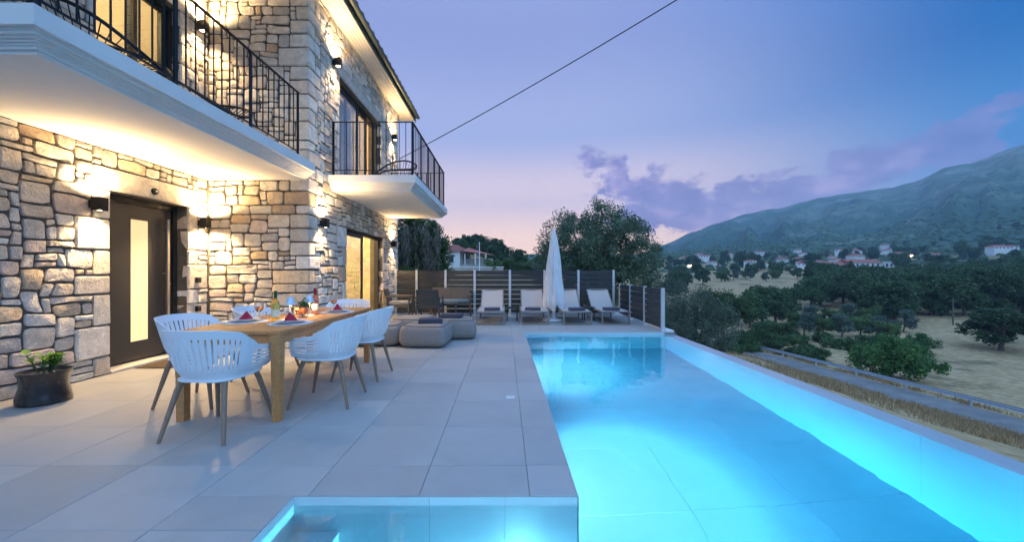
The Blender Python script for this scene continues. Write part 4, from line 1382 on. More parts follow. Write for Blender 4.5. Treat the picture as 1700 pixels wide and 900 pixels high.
def pouf(x, y, rz, w, l, h, seed, lb):
    o = thing('pouf', lb, 'pouf', (x, y, 0), rz, 'taupe floor poufs')
    b, p = pouf_mesh(w, l, h, seed)
    b.build('body', M['pouf'], o, ang=180); p.build('piping', M['piping'], o)
    return o
pouf(-1.31, 6.50, R(-3), .74, .74, .37, 1, 'square taupe pouf with a folded towel, closest to the dining table')
pouf(-.92, 7.26, R(6), .72, .70, .37, 2, 'square taupe pouf with a dark folded towel, towards the dark armchair')
pouf(-2.12, 6.62, R(4), .74, .74, .37, 3, 'square taupe pouf against the chair at the table end')
pouf(-1.74, 7.45, R(-5), .74, .72, .37, 4, 'square taupe pouf without towel, in front of the beige-cushioned armchair')
def towel(x, y, z, rz, lb, w=.40, l=.26, rx=0.):
    o = thing('folded_towel', lb, 'towel', (x, y, z), rz, 'folded slate towels')
    if rx: o.rotation_euler = (rx, 0, rz)
    for k in range(3):
        MB().cbox(-w / 2 + .004 * k, w / 2 - .003 * k, -l / 2 + .004 * k, l / 2 - .004 * (k % 2), .024 * k, .024 * k + .025, .010).build('fold', M['towel'], o, ang=60)
    return o
towel(-1.25, 6.50, .372, R(8), 'folded slate towel on the pouf closest to the dining table')
towel(-.99, 7.22, .372, R(-6), 'folded slate towel on the pouf towards the dark armchair')

# ------------------------------------------------------------------ lounge set
def armchair(name, x, y, rz, w, mt, cm, lb, cat, grp=None, bh=.80):
    o = thing(name, lb, cat, (x, y, 0), rz, grp)
    d = .60
    MB().cbox(-w / 2 + .04, w / 2 - .04, -d / 2 + .02, d / 2 - .03, .34, .40, .012).build('seat', mt, o)
    MB().cbox(-w / 2 + .055, w / 2 - .055, -d / 2 + .06, d / 2 - .035, .40, .49, .03).build('cushion', cm, o, ang=60)
    b = MB(); Mx = Matrix.Translation((0, -d / 2 + .045, .40)) @ Matrix.Rotation(R(12), 4, 'X')
    b.cbox(-w / 2 + .035, w / 2 - .035, -.018, .018, .0, bh - .40, .012, M=Mx)
    b.build('backrest', mt, o)
    for s in (-1, 1):
        MB().cbox(s * (w / 2 - .03) - .03, s * (w / 2 - .03) + .03, -d / 2 + .0, d / 2, .60, .632, .01).build('armrest', mt, o)
        for t in (-1, 1):
            MB().tube([(s * (w / 2 - .03), t * (d / 2 - .035), .605), (s * (w / 2 - .028), t * (d / 2 - .03), .3), (s * (w / 2 - .02), t * (d / 2 - .012), 0)], [.024, .026, .019], 10).build('leg', mt, o)
        MB().cbox(s * (w / 2 - .03) - .012, s * (w / 2 - .03) + .012, -d / 2 + .04, d / 2 - .04, .345, .395, .004).build('side_rail', mt, o)
    return o
armchair('garden_armchair', -1.83, 9.42, R(0), .60, M['resin'], M['cushion_grey'], 'dark blue-grey garden armchair seen from behind, by the poufs', 'armchair', bh=.82)
armchair('garden_armchair', -2.66, 9.75, R(-84), .62, M['resin_brown'], M['cushion'], 'brown garden armchair with a beige cushion beside the house corner', 'armchair', bh=.82)
armchair('garden_loveseat', -1.45, 10.35, R(186), 1.10, M['resin_brown'], M['cushion_grey'], 'brown two-seat garden bench with its back to the slatted fence', 'bench', bh=.80)
o = thing('coffee_table', 'low dark garden coffee table between armchair and bench', 'coffee table', (-1.52, 9.86, 0), R(3))
MB().cbox(-.30, .30, -.19, .19, .40, .435, .008).build('top', M['resin'], o)
for s in (-1, 1):
    for t in (-1, 1): MB().tube([(s * .26, t * .15, .405), (s * .275, t * .165, 0)], [.022, .017], 8).build('leg', M['resin'], o)

# ------------------------------------------------------------------ sun loungers
def make_lounger():
    o = thing('sun_lounger', '', 'sun lounger')
    w = .315
    for s in (-1, 1):
        MB().cbox(s * w - .018, s * w + .018, 0, 1.86, .275, .315, .006).build('side_rail', M['taupe_metal'], o)
    for yy in (.02, 1.45):
        b = MB()
        b.cbox(-w - .018, -w + .018, yy - .02, yy + .02, .012, .275, .005); b.cbox(w - .018, w + .018, yy - .02, yy + .02, .012, .275, .005)
        b.cbox(-w - .018, w + .018, yy - .021, yy + .021, .0, .022, .005)
        b.build('leg_frame', M['taupe_metal'], o)
    MB().cbox(-w + .018, w - .018, .0, .035, .283, .308, .004).build('foot_bar', M['taupe_metal'], o)
    # seat sling, slightly sagging
    b = MB(); nx, ny = 8, 14; vs = []
    for j in range(ny + 1):
        for i in range(nx + 1):
            u, v = i / nx, j / ny
            vs.append((-w + .012 + u * (2 * w - .024), .015 + v * 1.12, .318 - .022 * math.sin(math.pi * u) * math.sin(math.pi * (.1 + .9 * v))))
    fs = [(j * (nx + 1) + i, j * (nx + 1) + i + 1, (j + 1) * (nx + 1) + i + 1, (j + 1) * (nx + 1) + i) for j in range(ny) for i in range(nx)]
    t = len(vs)
    vs2 = [(x, y, z - .006) for x, y, z in vs]
    b.add(vs, fs); b.add(vs2, [f[::-1] for f in fs]); b.build('seat_sling', M['sling'], o, fix=False)
    # backrest
    Mx = Matrix.Translation((0, 1.14, .318)) @ Matrix.Rotation(R(40), 4, 'X')
    b = MB()
    vs = []
    for j in range(11):
        for i in range(nx + 1):
            u, v = i / nx, j / 10
            vs.append((-.275 + u * .55, v * .66, -.020 * math.sin(math.pi * u)))
    fs = [(j * (nx + 1) + i, j * (nx + 1) + i + 1, (j + 1) * (nx + 1) + i + 1, (j + 1) * (nx + 1) + i) for j in range(10) for i in range(nx)]
    b.add(vs, fs, M=Mx); b.add([(x, y, z - .007) for x, y, z in vs], [f[::-1] for f in fs], M=Mx)
    b.build('backrest_sling', M['sling'], o, fix=False)
    b = MB(); b.tube([(-.285, 0, 0), (-.285, .65, 0), (-.27, .67, 0), (.27, .67, 0), (.285, .65, 0), (.285, 0, 0)], .013, 8, M=Mx)
    b.build('backrest_frame', M['taupe_metal'], o)
    b = MB(); b.tube([Mx @ Vector((-.27, .40, -.01)), (-.27, 1.62, .30)], .009, 6); b.tube([Mx @ Vector((.27, .40, -.01)), (.27, 1.62, .30)], .009, 6); b.tube([(-.27, 1.62, .30), (.27, 1.62, .30)], .009, 6)
    b.build('backrest_stay', M['taupe_metal'], o)
    return o
lg = make_lounger()
LX = [(-.33, 'taupe sling sun lounger closest to the garden bench'), (.70, 'taupe sling sun lounger on the bench side of the closed umbrella'),
      (1.68, 'taupe sling sun lounger on the low-fence side of the closed umbrella'), (2.57, 'taupe sling sun lounger closest to the low side fence')]
for i, (x, lb) in enumerate(LX):
    place(lg, i == 0, (x, 8.86 + (.05 if i % 2 else 0), 0), R((0, -1, .8, 1.5)[i]), lb, 'sun loungers along the fence')
    towel(x + .03 * (-1) ** i, 9.16 + (.05 if i % 2 else 0), .305, R((3, -4, 2, -3)[i]), 'folded slate towel on the ' + lb.replace('taupe sling ', ''), .38, .24)
def side_table(x, y, lb):
    o = thing('side_table', lb, 'side table', (x, y, 0), 0, 'low black tables between the loungers')
    MB().cbox(-.15, .15, -.16, .16, .31, .335, .006).build('top', M['black_metal'], o)
    for s in (-1, 1):
        for t in (-1, 1): MB().cbox(s * .125 - .012, s * .125 + .012, t * .13 - .012, t * .13 + .012, 0, .311, .003).build('leg', M['black_metal'], o)
side_table(.185, 9.75, 'small low black table between the bench-end lounger and its neighbour')
side_table(2.13, 9.85, 'small low black table between the two loungers near the low fence')

# ------------------------------------------------------------------ closed umbrella
um = thing('garden_umbrella', 'closed white garden umbrella standing between the sun loungers', 'umbrella', (1.235, 9.75, 0))
MB().lathe([(0, 0), (.27, 0), (.28, .012), (.27, .04), (.06, .07), (.045, .20), (0, .20)], 36, cap=False).build('base', M['lamp_white'], um)
MB().tube([(0, 0, .05), (0, 0, 2.28)], .022, 12).build('pole', M['dark_frame'], um)
b = MB(); n, m_ = 96, 40; vs = []
for j in range(m_ + 1):
    t = j / m_
    z = 2.30 - t * 2.04
    rad = np.interp(t, [0, .03, .12, .35, .60, .80, .90, .97, 1.0], [.018, .05, .092, .145, .195, .235, .245, .215, .19])
    for i in range(n):
        a = 2 * math.pi * i / n
        fold = .13 * math.sin(8 * a + 2.0 * t + .6 * math.sin(3 * a)) + .06 * math.sin(13 * a - 3 * t) + .04 * mnoise.noise(Vector((math.cos(a) * 3, math.sin(a) * 3, t * 6)))
        k = 1 + fold * min(1, t * 3)
        zz = z + (.09 * math.sin(5 * a + 1) + .04 * math.sin(9 * a)) * max(0, (t - .85) / .15)
        vs.append((rad * k * math.cos(a) + .012 * math.sin(t * 3), rad * k * math.sin(a), zz))
fs = [(j * n + i, (j + 1) * n + i, (j + 1) * n + (i + 1) % n, j * n + (i + 1) % n) for j in range(m_) for i in range(n)]
b.add(vs, fs).build('canopy', M['canvas'], um, fix=False, ang=180)
MB().lathe([(0, .0), (.02, 0), (.022, .03), (.010, .06), (0, .065)], 12, (0, 0, 2.285), cap=False).build('finial', M['lamp_white'], um)
b = MB(); b.tube([(.182 * math.cos(2 * math.pi * i / 32), .182 * math.sin(2 * math.pi * i / 32), 1.22) for i in range(32)], .008, 6, closed=True); b.build('tie_strap', M['canvas'], um)

# ------------------------------------------------------------------ fences
def fence(posts, zt, name, label, mt, n, base=.055):
    p0 = posts[0]
    o = thing(name, label, 'fence', (p0[0], p0[1], 0))
    rg = random.Random(len(posts))
    for i, p in enumerate(posts):
        MB().cbox(p[0] - p0[0] - .032, p[0] - p0[0] + .032, p[1] - p0[1] - .032, p[1] - p0[1] + .032, 0, zt + .012, .004).build('post', M['alu'], o, smooth=False)
        MB().cbox(p[0] - p0[0] - .055, p[0] - p0[0] + .055, p[1] - p0[1] - .055, p[1] - p0[1] + .055, 0, .012, .003).build('foot_plate', M['alu'], o, smooth=False)
    for a, b in zip(posts[:-1], posts[1:]):
        dx, dy = b[0] - a[0], b[1] - a[1]; L = math.hypot(dx, dy)
        ux, uy = dx / L, dy / L
        pit = (zt - base) / n
        for k in range(n):
            z0 = base + k * pit; g = .016 + rg.uniform(-.004, .006)
            if abs(dx) > abs(dy): q = (a[0] - p0[0] + .030, b[0] - p0[0] - .030, a[1] - p0[1] - .012, a[1] - p0[1] + .012)
            else:
                ya, yb = sorted((a[1], b[1])); q = (a[0] - p0[0] - .012, a[0] - p0[0] + .012, ya - p0[1] + .030, yb - p0[1] - .030)
            MB().cbox(*q, z0 + g / 2, z0 + pit - g / 2, .003).build('slat', mt, o, smooth=False)
FY = 10.9
fence([(-3.08, FY), (-2.49, FY), (-1.67, FY), (-.85, FY), (.145, FY), (1.12, FY), (2.08, FY), (3.07, FY)], 1.27, 'slat_fence', 'tall dark slatted fence with pale posts behind the sun loungers', M['slat'], 9)
fence([(3.25, 10.86), (3.25, 9.96), (3.25, 8.94), (3.25, 7.93)], .88, 'slat_fence', 'low dark slatted fence with pale posts at the pool corner', M['slat_side'], 6)
kb = tag(MB().cbox(-3.1, 3.4, FY + .06, FY + .2, -.02, .05, .006).build('kerb', M['render_white'], smooth=False), kind='structure')
kb2 = tag(MB().cbox(3.30, 3.44, 7.84, FY + .05, -.02, .035, .006).build('kerb', M['render_white'], smooth=False), kind='structure')

# ------------------------------------------------------------------ cord chairs on the balconies
def cord_chair(loc, rz, lb, grp='black cord chairs on the balconies'):
    o = thing('cord_chair', lb, 'chair', loc, rz, grp)
    n = 40
    Mr = Matrix.Translation((0, -.05, .42)) @ Matrix.Rotation(R(20), 4, 'X')
    rim = [tuple(Mr @ Vector((.42 * math.cos(2 * math.pi * i / n), .50 * math.sin(2 * math.pi * i / n), .07 * math.cos(4 * math.pi * i / n)))) for i in range(n)]
    MB().tube(rim, .016, 8, closed=True).build('rim', M['black_metal'], o)
    ring = [(.19 * math.cos(2 * math.pi * i / n), .02 + .19 * math.sin(2 * math.pi * i / n), .24) for i in range(n)]
    MB().tube(ring, .013, 8, closed=True).build('seat_ring', M['black_metal'], o)
    b = MB()
    for i in range(n):
        for q in (0,):
            a1 = 2 * math.pi * (i + q) / n
            p = Mr @ Vector((.42 * math.cos(a1), .50 * math.sin(a1), .07 * math.cos(2 * a1)))
            r_ = Vector((.19 * math.cos(a1), .02 + .19 * math.sin(a1), .24))
            md = (p + r_) / 2 + Vector((0, 0, -.03))
            b.tube([p, md, r_], .0045, 4, caps=False)
    b.build('cords', M['cable'], o)
    for s in (-1, 1):
        for t in (-1, 1): MB().tube([(s * .14, t * .14 + .02, .24), (s * .28, t * .28, 0)], .011, 8).build('leg', M['black_metal'], o)
    return o
cord_chair((-3.72, 3.55, ZS1), R(100), 'black cord shell chair on the front balcony, at its open end')
cord_chair((-3.75, 4.85, ZS1), R(70), 'black cord shell chair on the front balcony, by the balcony door')
cord_chair((-2.30, 8.10, ZS1), R(-60), 'black cord shell chair on the side balcony')

# ------------------------------------------------------------------ overhead cable and its pole
pole = thing('utility_pole', 'tall timber utility pole carrying the overhead cable', 'utility pole', (10.14, 3.0, hz(10.14, 3.0)))
pz = hz(10.14, 3.0)
MB().tube([(0, 0, -.5), (0, 0, 9.3 - pz)], [.15, .10], 12).build('shaft', M['wood_pole'], pole)
MB().tube([(-.05, .05, 9.0 - pz), (.05, -.05, 9.0 - pz)], .12, 10).build('clamp', M['galv'], pole)
A_ = Vector((-3.1, 11.32, 4.55)); 
B_ = Vector((10.1, 3.0, 9.0))
b = MB(); pts = []
for i in range(41):
    t = i / 40
    p = A_.lerp(B_, t); p.z -= .30 * 4 * t * (1 - t)
    pts.append(p)
b.tube(pts, .011, 6)
cab_o = tag(b.build('overhead_cable', M['cable']), 'black overhead cable running from the house corner up across the sky', 'cable')

# ------------------------------------------------------------------ trees
def clumps(rs_, n, ell, flat=0., shell=2.2):
    d = rs_.normal(size=(n, 3)); d /= np.linalg.norm(d, axis=1)[:, None]
    r = rs_.uniform(0, 1, n) ** (1 / shell)
    p = d * r[:, None] * np.array(ell)
    if flat: p[:, 2] = np.maximum(p[:, 2], -ell[2] * flat)
    return p
def crown_pts(rs_, centers, rad, per):
    n = len(centers)
    rr = rad * rs_.uniform(.55, 1.3, n)
    d = rs_.normal(size=(n, per, 3)); d /= np.linalg.norm(d, axis=2)[:, :, None]
    u = rs_.uniform(0, 1, (n, per, 1)) ** (1 / 2.0)
    return (centers[:, None, :] + d * u * rr[:, None, None]).reshape(-1, 3)
def tree_proto(name, seed, ell, trunk_h, trunk_r, ncl, per, clr, leaf, asp, mt, shell=2.0, flat=.75, limbs=7, offs=None, lumps=0):
    """returns (trunk mesh, crown mesh): crown centre sits trunk_h + .8*ell_z above the foot"""
    rs_ = np.random.RandomState(seed)
    c = clumps(rs_, ncl, ell, flat, shell)
    if lumps:
        lc = clumps(rs_, lumps, (ell[0] * .75, ell[1] * .75, ell[2] * .75), flat, 3.)
        which = rs_.randint(0, lumps, ncl)
        c = lc[which] + clumps(rs_, ncl, (ell[0] * .42, ell[1] * .42, ell[2] * .42), 0, 1.6)
    cz = trunk_h + ell[2] * flat * .8
    c[:, 2] += cz
    pts = crown_pts(rs_, c, clr, per)
    crown = leaf_mesh('crown', pts, leaf, asp, rs_, mt)
    b = MB()
    top = Vector((rs_.normal() * .1, rs_.normal() * .1, trunk_h))
    b.tube([(0, 0, -.6), (rs_.normal() * .05, rs_.normal() * .05, trunk_h * .5), top], [trunk_r * 1.3, trunk_r, trunk_r * .85], 8)
    for k in range(limbs):
        e = Vector(c[rs_.randint(0, ncl)])
        md = top.lerp(e, .5) + Vector((rs_.normal() * .15, rs_.normal() * .15, .12 * ell[2]))
        b.tube([top - Vector((0, 0, .15)), md, e], [trunk_r * .6, trunk_r * .38, trunk_r * .12], 6)
    return b.mesh('trunk', M['bark']), crown
def plant(proto, name, label, cat, x, y, s=1., rz=0., group=None, z=None, sz=None):
    o = thing(name, label, cat, (x, y, hz(x, y) if z is None else z), rz, group)
    o.scale = (s, s, sz or s)
    link('trunk', proto[0], o); link('crown', proto[1], o)
    return o
def at(px, Y): return (px - 838) / 640 * Y

olive_big = tree_proto('olive', 1, (3.1, 2.7, 2.55), 2.7, .16, 380, 150, .42, .12, .40, M['leaf_olive'], shell=2.4, flat=.8, limbs=22)
plant(olive_big, 'olive_tree', 'large airy olive tree rising behind the tall slatted fence', 'tree', at(992, 18.5), 18.5, 1.0, .6, z=-2.45)
sh_silver = tree_proto('bush', 2, (1.55, 1.45, 1.5), .7, .08, 260, 110, .26, .075, .34, M['leaf_silver'], shell=2.6, flat=.9, limbs=9)
plant(sh_silver, 'olive_shrub', 'dense silvery olive shrub beside the pool corner post', 'shrub', at(1148, 14.2), 14.2, 1.02, 1.2, z=hz(at(1148, 14.2), 14.2) + .0)
plant(sh_silver, 'olive_shrub', 'greener shrub between the low fence and the large olive tree', 'shrub', at(1085, 19.5), 19.5, 1.25, 2.9, z=-2.9)
tree_dark = tree_proto('dark', 3, (3.4, 3.1, 2.9), 2.2, .2, 190, 85, .62, .23, .5, M['leaf_dark'], shell=2.6, flat=.8, limbs=9, lumps=14)
plant(tree_dark, 'field_tree', 'dark rounded tree with a bare leaning trunk where the road disappears', 'tree', at(1200, 45), 45, 1.0, .3, z=-6.6)
# dark overgrown tree by the house end
drs = np.random.RandomState(9)
o = thing('overgrown_tree', 'dark overgrown tree hung with pale dead fronds at the house end', 'tree', (at(694, 17), 17, -1.6))
c = clumps(drs, 200, (1.35, 1.2, 2.1), .9, 2.4); c[:, 2] += 3.4
link('crown', leaf_mesh('crown', crown_pts(drs, c, .38, 130), .13, .45, drs, M['leaf_dark']), o)
st = []; sd = []
for k in range(60):
    bx, by, bz = drs.uniform(-1.1, 1.2), drs.uniform(-1.5, -.9), drs.uniform(3.1, 4.9)
    for q in range(55):
        st.append((bx + drs.normal() * .06, by + drs.normal() * .06, bz - drs.uniform(0, 1.1))); sd.append((drs.normal() * .2, drs.normal() * .2, -1))
link('hanging_fronds', leaf_mesh('hanging_fronds', np.array(st), .22, .12, drs, M['leaf_dead'], dirs=np.array(sd)), o)
MB().tube([(0, 0, -.4), (.1, 0, 2), (0, .1, 4.2)], [.3, .22, .1], 10).build('trunk', M['bark'], o)
sh_mid = tree_proto('bush', 12, (1.5, 1.4, 1.15), .35, .07, 150, 80, .30, .13, .5, M['leaf_mid'], flat=.9, limbs=6)
plant(sh_mid, 'green_shrub', 'mid-green shrub at the foot of the overgrown tree behind the fence', 'shrub', at(678, 15.5), 15.5, .85, 1., z=-.6)

# middle-distance vegetation on the fields
mid_a = tree_proto('mid', 21, (2.6, 2.5, 1.9), 1.3, .14, 110, 55, .52, .28, .55, M['leaf_mid'], flat=.8, limbs=7, lumps=9)
mid_b = tree_proto('mid', 22, (2.5, 2.3, 2.2), 1.1, .14, 110, 55, .50, .28, .55, M['leaf_silver'], flat=.8, limbs=7, lumps=8)
drk_a = tree_proto('drk', 23, (3.3, 3.1, 3.6), 1.6, .22, 130, 60, .70, .42, .55, M['leaf_dark'], flat=.85, limbs=7, lumps=11)
drk_b = tree_proto('drk', 24, (3.8, 3.4, 2.9), 1.4, .22, 130, 60, .72, .42, .55, M['leaf_dark'], flat=.85, limbs=7, lumps=12)
cyp = tree_proto('cyp', 25, (1.1, 1.1, 4.6), .6, .16, 110, 60, .42, .32, .5, M['leaf_dark'], flat=.95, limbs=3)
bsh_d = tree_proto('bsh', 26, (2.0, 1.8, 1.2), .2, .08, 110, 55, .42, .24, .55, M['leaf_bush'], flat=.7, limbs=4, lumps=8)
bsh_b = tree_proto('bsh', 27, (3.4, 2.6, 1.9), .3, .1, 170, 80, .50, .22, .6, M['leaf_bright'], flat=.75, limbs=6, lumps=16)
vr = random.Random(31)
plant(bsh_b, 'fig_bush', 'large bright green spreading bush just beyond the guard rail', 'bush', at(1478, 40), 40, 1.3, .4)
plant(bsh_b, 'fig_bush', 'smaller bright green bush behind the large spreading bush', 'bush', at(1515, 54), 54, .85, 2.4)
plant(bsh_d, 'dark_bush', 'small round bush beside the guard rail near the road bend', 'bush', at(1352, 47), 47, 1.1, .4)
plant(drk_b, 'field_oak', 'broad dark oak standing alone on the dry field', 'tree', at(1662, 56), 56, 1.35, 1.1, sz=.95)
for i, (px, Y, pr_, s) in enumerate([(1335, 70, mid_b, .9), (1368, 69, mid_a, .85), (1398, 67, mid_b, .9), (1428, 68, mid_a, .95), (1455, 66, mid_b, .85), (1475, 64, mid_a, .8), (1318, 75, mid_a, .9), (1350, 76, mid_b, 1.0), (1384, 75, mid_a, 1.0), (1412, 77, mid_b, 1.0), (1442, 75, mid_a, 1.05), (1500, 70, mid_b, .9), (1300, 64, mid_a, .8)]):
    plant(pr_, 'orchard_tree', 'small grey-green orchard tree in the row on the dry field', 'tree', at(px, Y), Y, s, vr.uniform(0, 6), 'orchard row on the dry field')
for i, (px, Y, s) in enumerate([(1262, 62, 1.2), (1300, 66, 1.2), (1232, 52, 1.0), (1330, 60, .9), (1385, 56, .9), (1410, 55, 1.0), (1280, 55, .8), (1250, 47, .75), (1215, 42, .8), (1238, 60, 1.1), (1275, 72, 1.3), (1345, 52, .8), (1372, 62, 1.0), (1440, 60, 1.0), (1300, 58, 1.0), (1320, 50, .7), (1225, 48, .9), (1290, 48, .6), (1460, 72, 1.2), (1405, 76, 1.3), (1350, 80, 1.4)]):
    plant(bsh_d, 'scrub_bush', 'low rounded bush scattered between the road and the orchard row', 'bush', at(px, Y), Y, s, vr.uniform(0, 6), 'low bushes beyond the road')
for px, Y, s in [(1265, 82, 1.25), (1288, 80, 1.2), (1245, 78, 1.0), (1308, 88, 1.0)]:
    plant(drk_b, 'field_tree', 'dark spreading tree in the clump behind the road bend', 'tree', at(px, Y), Y, s, vr.uniform(0, 6), 'dark clump behind the road bend')
# dense dark band across the valley floor
band = []
for k in range(110):
    px = vr.uniform(1345, 1800); t = vr.random()
    Y = 76 + 54 * t
    if px < 1430: Y += 22
    s = vr.uniform(1.1, 1.55)
    band.append((px, Y, s, drk_a if vr.random() < .5 else drk_b))
for px, Y, s, p in band:
    plant(p, 'valley_tree', ('tall' if p is drk_a else 'broad') + ' dark evergreen in the dense tree band across the valley floor', 'tree', at(px, Y), Y, s, vr.uniform(0, 6), 'dense tree band on the valley floor')
for px, Y, s in [(1342, 118, 1.25), (1421, 112, 1.2), (1550, 104, 1.1), (1562, 102, 1.15), (1616, 110, 1.1), (1346, 140, 1.3), (1412, 150, 1.2)]:
    plant(cyp, 'cypress_tree', 'narrow dark cypress standing out of the valley tree band', 'tree', at(px, Y), Y, s, vr.uniform(0, 6), 'cypresses in the valley')
# trees thinning out towards the hamlet
for k in range(190):
    px = vr.uniform(1110, 1800); Y = 145 + 260 * vr.random() ** 1.2
    if 1235 < px < 1300 and Y < 175: continue
    if 1352 < px < 1492 and Y < 262: continue
    p = (drk_a, drk_b, mid_a, mid_b)[vr.randrange(4)]
    plant(p, 'distant_tree', {id(drk_a): 'tall dark', id(drk_b): 'broad dark', id(mid_a): 'mid-green', id(mid_b): 'grey-green'}[id(p)] + ' distant tree among the fields in front of the hillside hamlet', 'tree', at(px, Y), Y, vr.uniform(.8, 1.5), vr.uniform(0, 6), 'trees in front of the hamlet')
# wooded hill behind the fence
for k in range(90):
    px = vr.uniform(640, 930); Y = vr.uniform(62, 125)
    if 712 < px < 815 and Y < 92: continue
    p = (mid_a, drk_b, mid_b, drk_a)[vr.randrange(4)]
    plant(p, 'hill_tree', {id(drk_a): 'tall dark', id(drk_b): 'broad dark', id(mid_a): 'mid-green', id(mid_b): 'grey-green'}[id(p)] + ' tree on the wooded hill behind the tall fence', 'tree', at(px, Y), Y, vr.uniform(.55, .95), vr.uniform(0, 6), 'trees on the wooded hill')

# scrub on the mountain: one mass
srs = np.random.RandomState(77)
n = 26000
aa = np.radians(srs.uniform(8, 64, n)); rr = 300 + 1380 * srs.uniform(0, 1, n) ** .75
sx, sy = rr * np.sin(aa), rr * np.cos(aa)
keep = (srs.uniform(0, 1, n) > sstep(600, 1000, rr) * .72) & (fbm(sx / 90., sy / 90., 4) + .35 * (1 - sstep(500, 1500, rr)) * 1.6 > srs.uniform(-.05, .55, n))
sx, sy, rr = sx[keep], sy[keep], rr[keep]
sz_ = H(sx, sy)
n = len(sx)
ico = [(0, 0, 1)] + [(.894 * math.cos(2 * math.pi * i / 5), .894 * math.sin(2 * math.pi * i / 5), .447) for i in range(5)] + [(.894 * math.cos(2 * math.pi * (i + .5) / 5), .894 * math.sin(2 * math.pi * (i + .5) / 5), -.447) for i in range(5)]
icf = [(0, 1 + i, 1 + (i + 1) % 5) for i in range(5)] + [(1 + i, 6 + i, 1 + (i + 1) % 5) for i in range(5)] + [(1 + (i + 1) % 5, 6 + i, 6 + (i + 1) % 5) for i in range(5)]
ico = np.array(ico)
scl = srs.uniform(.9, 2.4, n) * np.clip(1.15 - rr / 2600., .5, 1.1)
V = ico[None] * (scl[:, None] * 1)[:, :, None] * np.array([1.25, 1.25, .8]) * srs.uniform(.7, 1.3, (n, len(ico), 1)) + np.stack([sx, sy, sz_ + scl * .2], -1)[:, None, :]
F = (np.array(icf)[None] + (np.arange(n) * len(ico))[:, None, None]).reshape(-1, 3)
me = bpy.data.meshes.new('hillside_scrub')
me.vertices.add(n * len(ico)); me.vertices.foreach_set('co', V.astype(np.float32).ravel())
me.loops.add(F.size); me.loops.foreach_set('vertex_index', F.astype(np.int32).ravel())
me.polygons.add(len(F)); me.polygons.foreach_set('loop_start', np.arange(0, F.size, 3, dtype=np.int32))
at_ = me.attributes.new('leafrnd', 'FLOAT', 'POINT'); at_.data.foreach_set('value', np.repeat(srs.uniform(0, 1, n), len(ico)).astype(np.float32))
me.materials.append(M['leaf_dark']); me.update(calc_edges=True)
tag(link('hillside_scrub', me), 'dark evergreen scrub covering the mountain slopes', 'scrub', kind='stuff')

# dry grass along the road bank and on the field edge: nobody could count it
grs = np.random.RandomState(8)
n = 26000
gy_ = grs.uniform(8, 75, n); gu = 29.7 - 9.5 * grs.uniform(0, 1, n) ** 1.3
sel = grs.uniform(0, 1, n) < .16
gu[sel] = grs.uniform(34.3, 37.5, sel.sum())
gx_ = gu - .13 * (gy_ - 25)
kp = fbm(gx_ / 2.2, gy_ / 2.2, 4) > grs.uniform(-.35, .25, n)
gx_, gy_ = gx_[kp], gy_[kp]; n = len(gx_)
gz_ = H(gx_, gy_)
hgt = grs.uniform(.08, .5, n)
P_ = np.stack([gx_, gy_, gz_ + hgt * .4], -1)
tuft = (P_[:, None, :] + grs.normal(size=(n, 4, 3)) * np.array([.14, .14, .05])).reshape(-1, 3)
tag(link('dry_grass', leaf_mesh('dry_grass', tuft, .34, .12, grs, M['dry_grass'], dirs=np.tile(np.array([[0, 0, 1.]]), (len(tuft), 1)))), 'dry straw-coloured grass along the road bank', 'grass', kind='stuff')

# ------------------------------------------------------------------ houses of the hamlet
def make_house(w, d, h, roof_h, hip=.35, wins=3):
    o = thing('hamlet_house', '', 'house')
    MB().box(-w / 2, w / 2, -d / 2, d / 2, -3, h).build('wall', M['house_white'], o, smooth=False)
    e = .5; r = MB()
    a, b_ = w / 2 + e, d / 2 + e
    r.add([(-a, -b_, h + .002), (a, -b_, h + .002), (a, b_, h + .002), (-a, b_, h + .002), (-a + b_ * hip * 2, 0, h + roof_h), (a - b_ * hip * 2, 0, h + roof_h)],
          [(0, 1, 5, 4), (2, 3, 4, 5), (1, 2, 5), (3, 0, 4), (3, 2, 1, 0)])
    r.build('roof', M['house_roof'], o, smooth=False)
    for i in range(wins):
        x = -w / 2 + w * (i + .5) / wins
        MB().box(x - .55, x + .55, -d / 2 - .05, -d / 2 + .1, h - 1.9, h - .6).build('window', M['house_glass'], o, smooth=False)
    return o
hv = random.Random(12)
h0 = [make_house(11, 8, 3.6, 1.9), make_house(14, 9, 6.2, 2.0, wins=4), make_house(9, 8, 4.0, 1.7, wins=2)]
spots = [(1300, 395), (1335, 380), (1365, 300), (1330, 330), (1240, 520), (1200, 560), (1222, 600), (1262, 570), (1280, 620), (1172, 640), (1146, 500), (1215, 430), (1440, 520), (1462, 560), (1420, 480), (1490, 500), (1480, 380),
         (1500, 380), (1562, 360), (1655, 330), (1690, 345), (1275, 350), (1400, 480), (1380, 440), (1345, 520), (1320, 610), (1430, 560), (1455, 470), (1180, 480), (1395, 330), (1305, 480), (1250, 330), (1195, 400), (1320, 300), (1425, 330)]
used = set()
for i, (px, Y) in enumerate(spots):
    Y = 250 + (Y - 300) * .55; px += hv.uniform(-14, 14)
    k = i % 3; first = k not in used; used.add(k)
    x = at(px, Y)
    s = hv.uniform(.45, .72)
    o = place(h0[k], first, (x, Y, hz(x, Y) + 1.2), hv.uniform(-.7, .5), ('single-storey pale house with a red roof in the far hamlet', 'long two-storey pale house with a red roof in the far hamlet', 'small cube-like pale house with a red roof in the far hamlet')[k], 'hamlet houses')
    o.scale = (s, s, s)
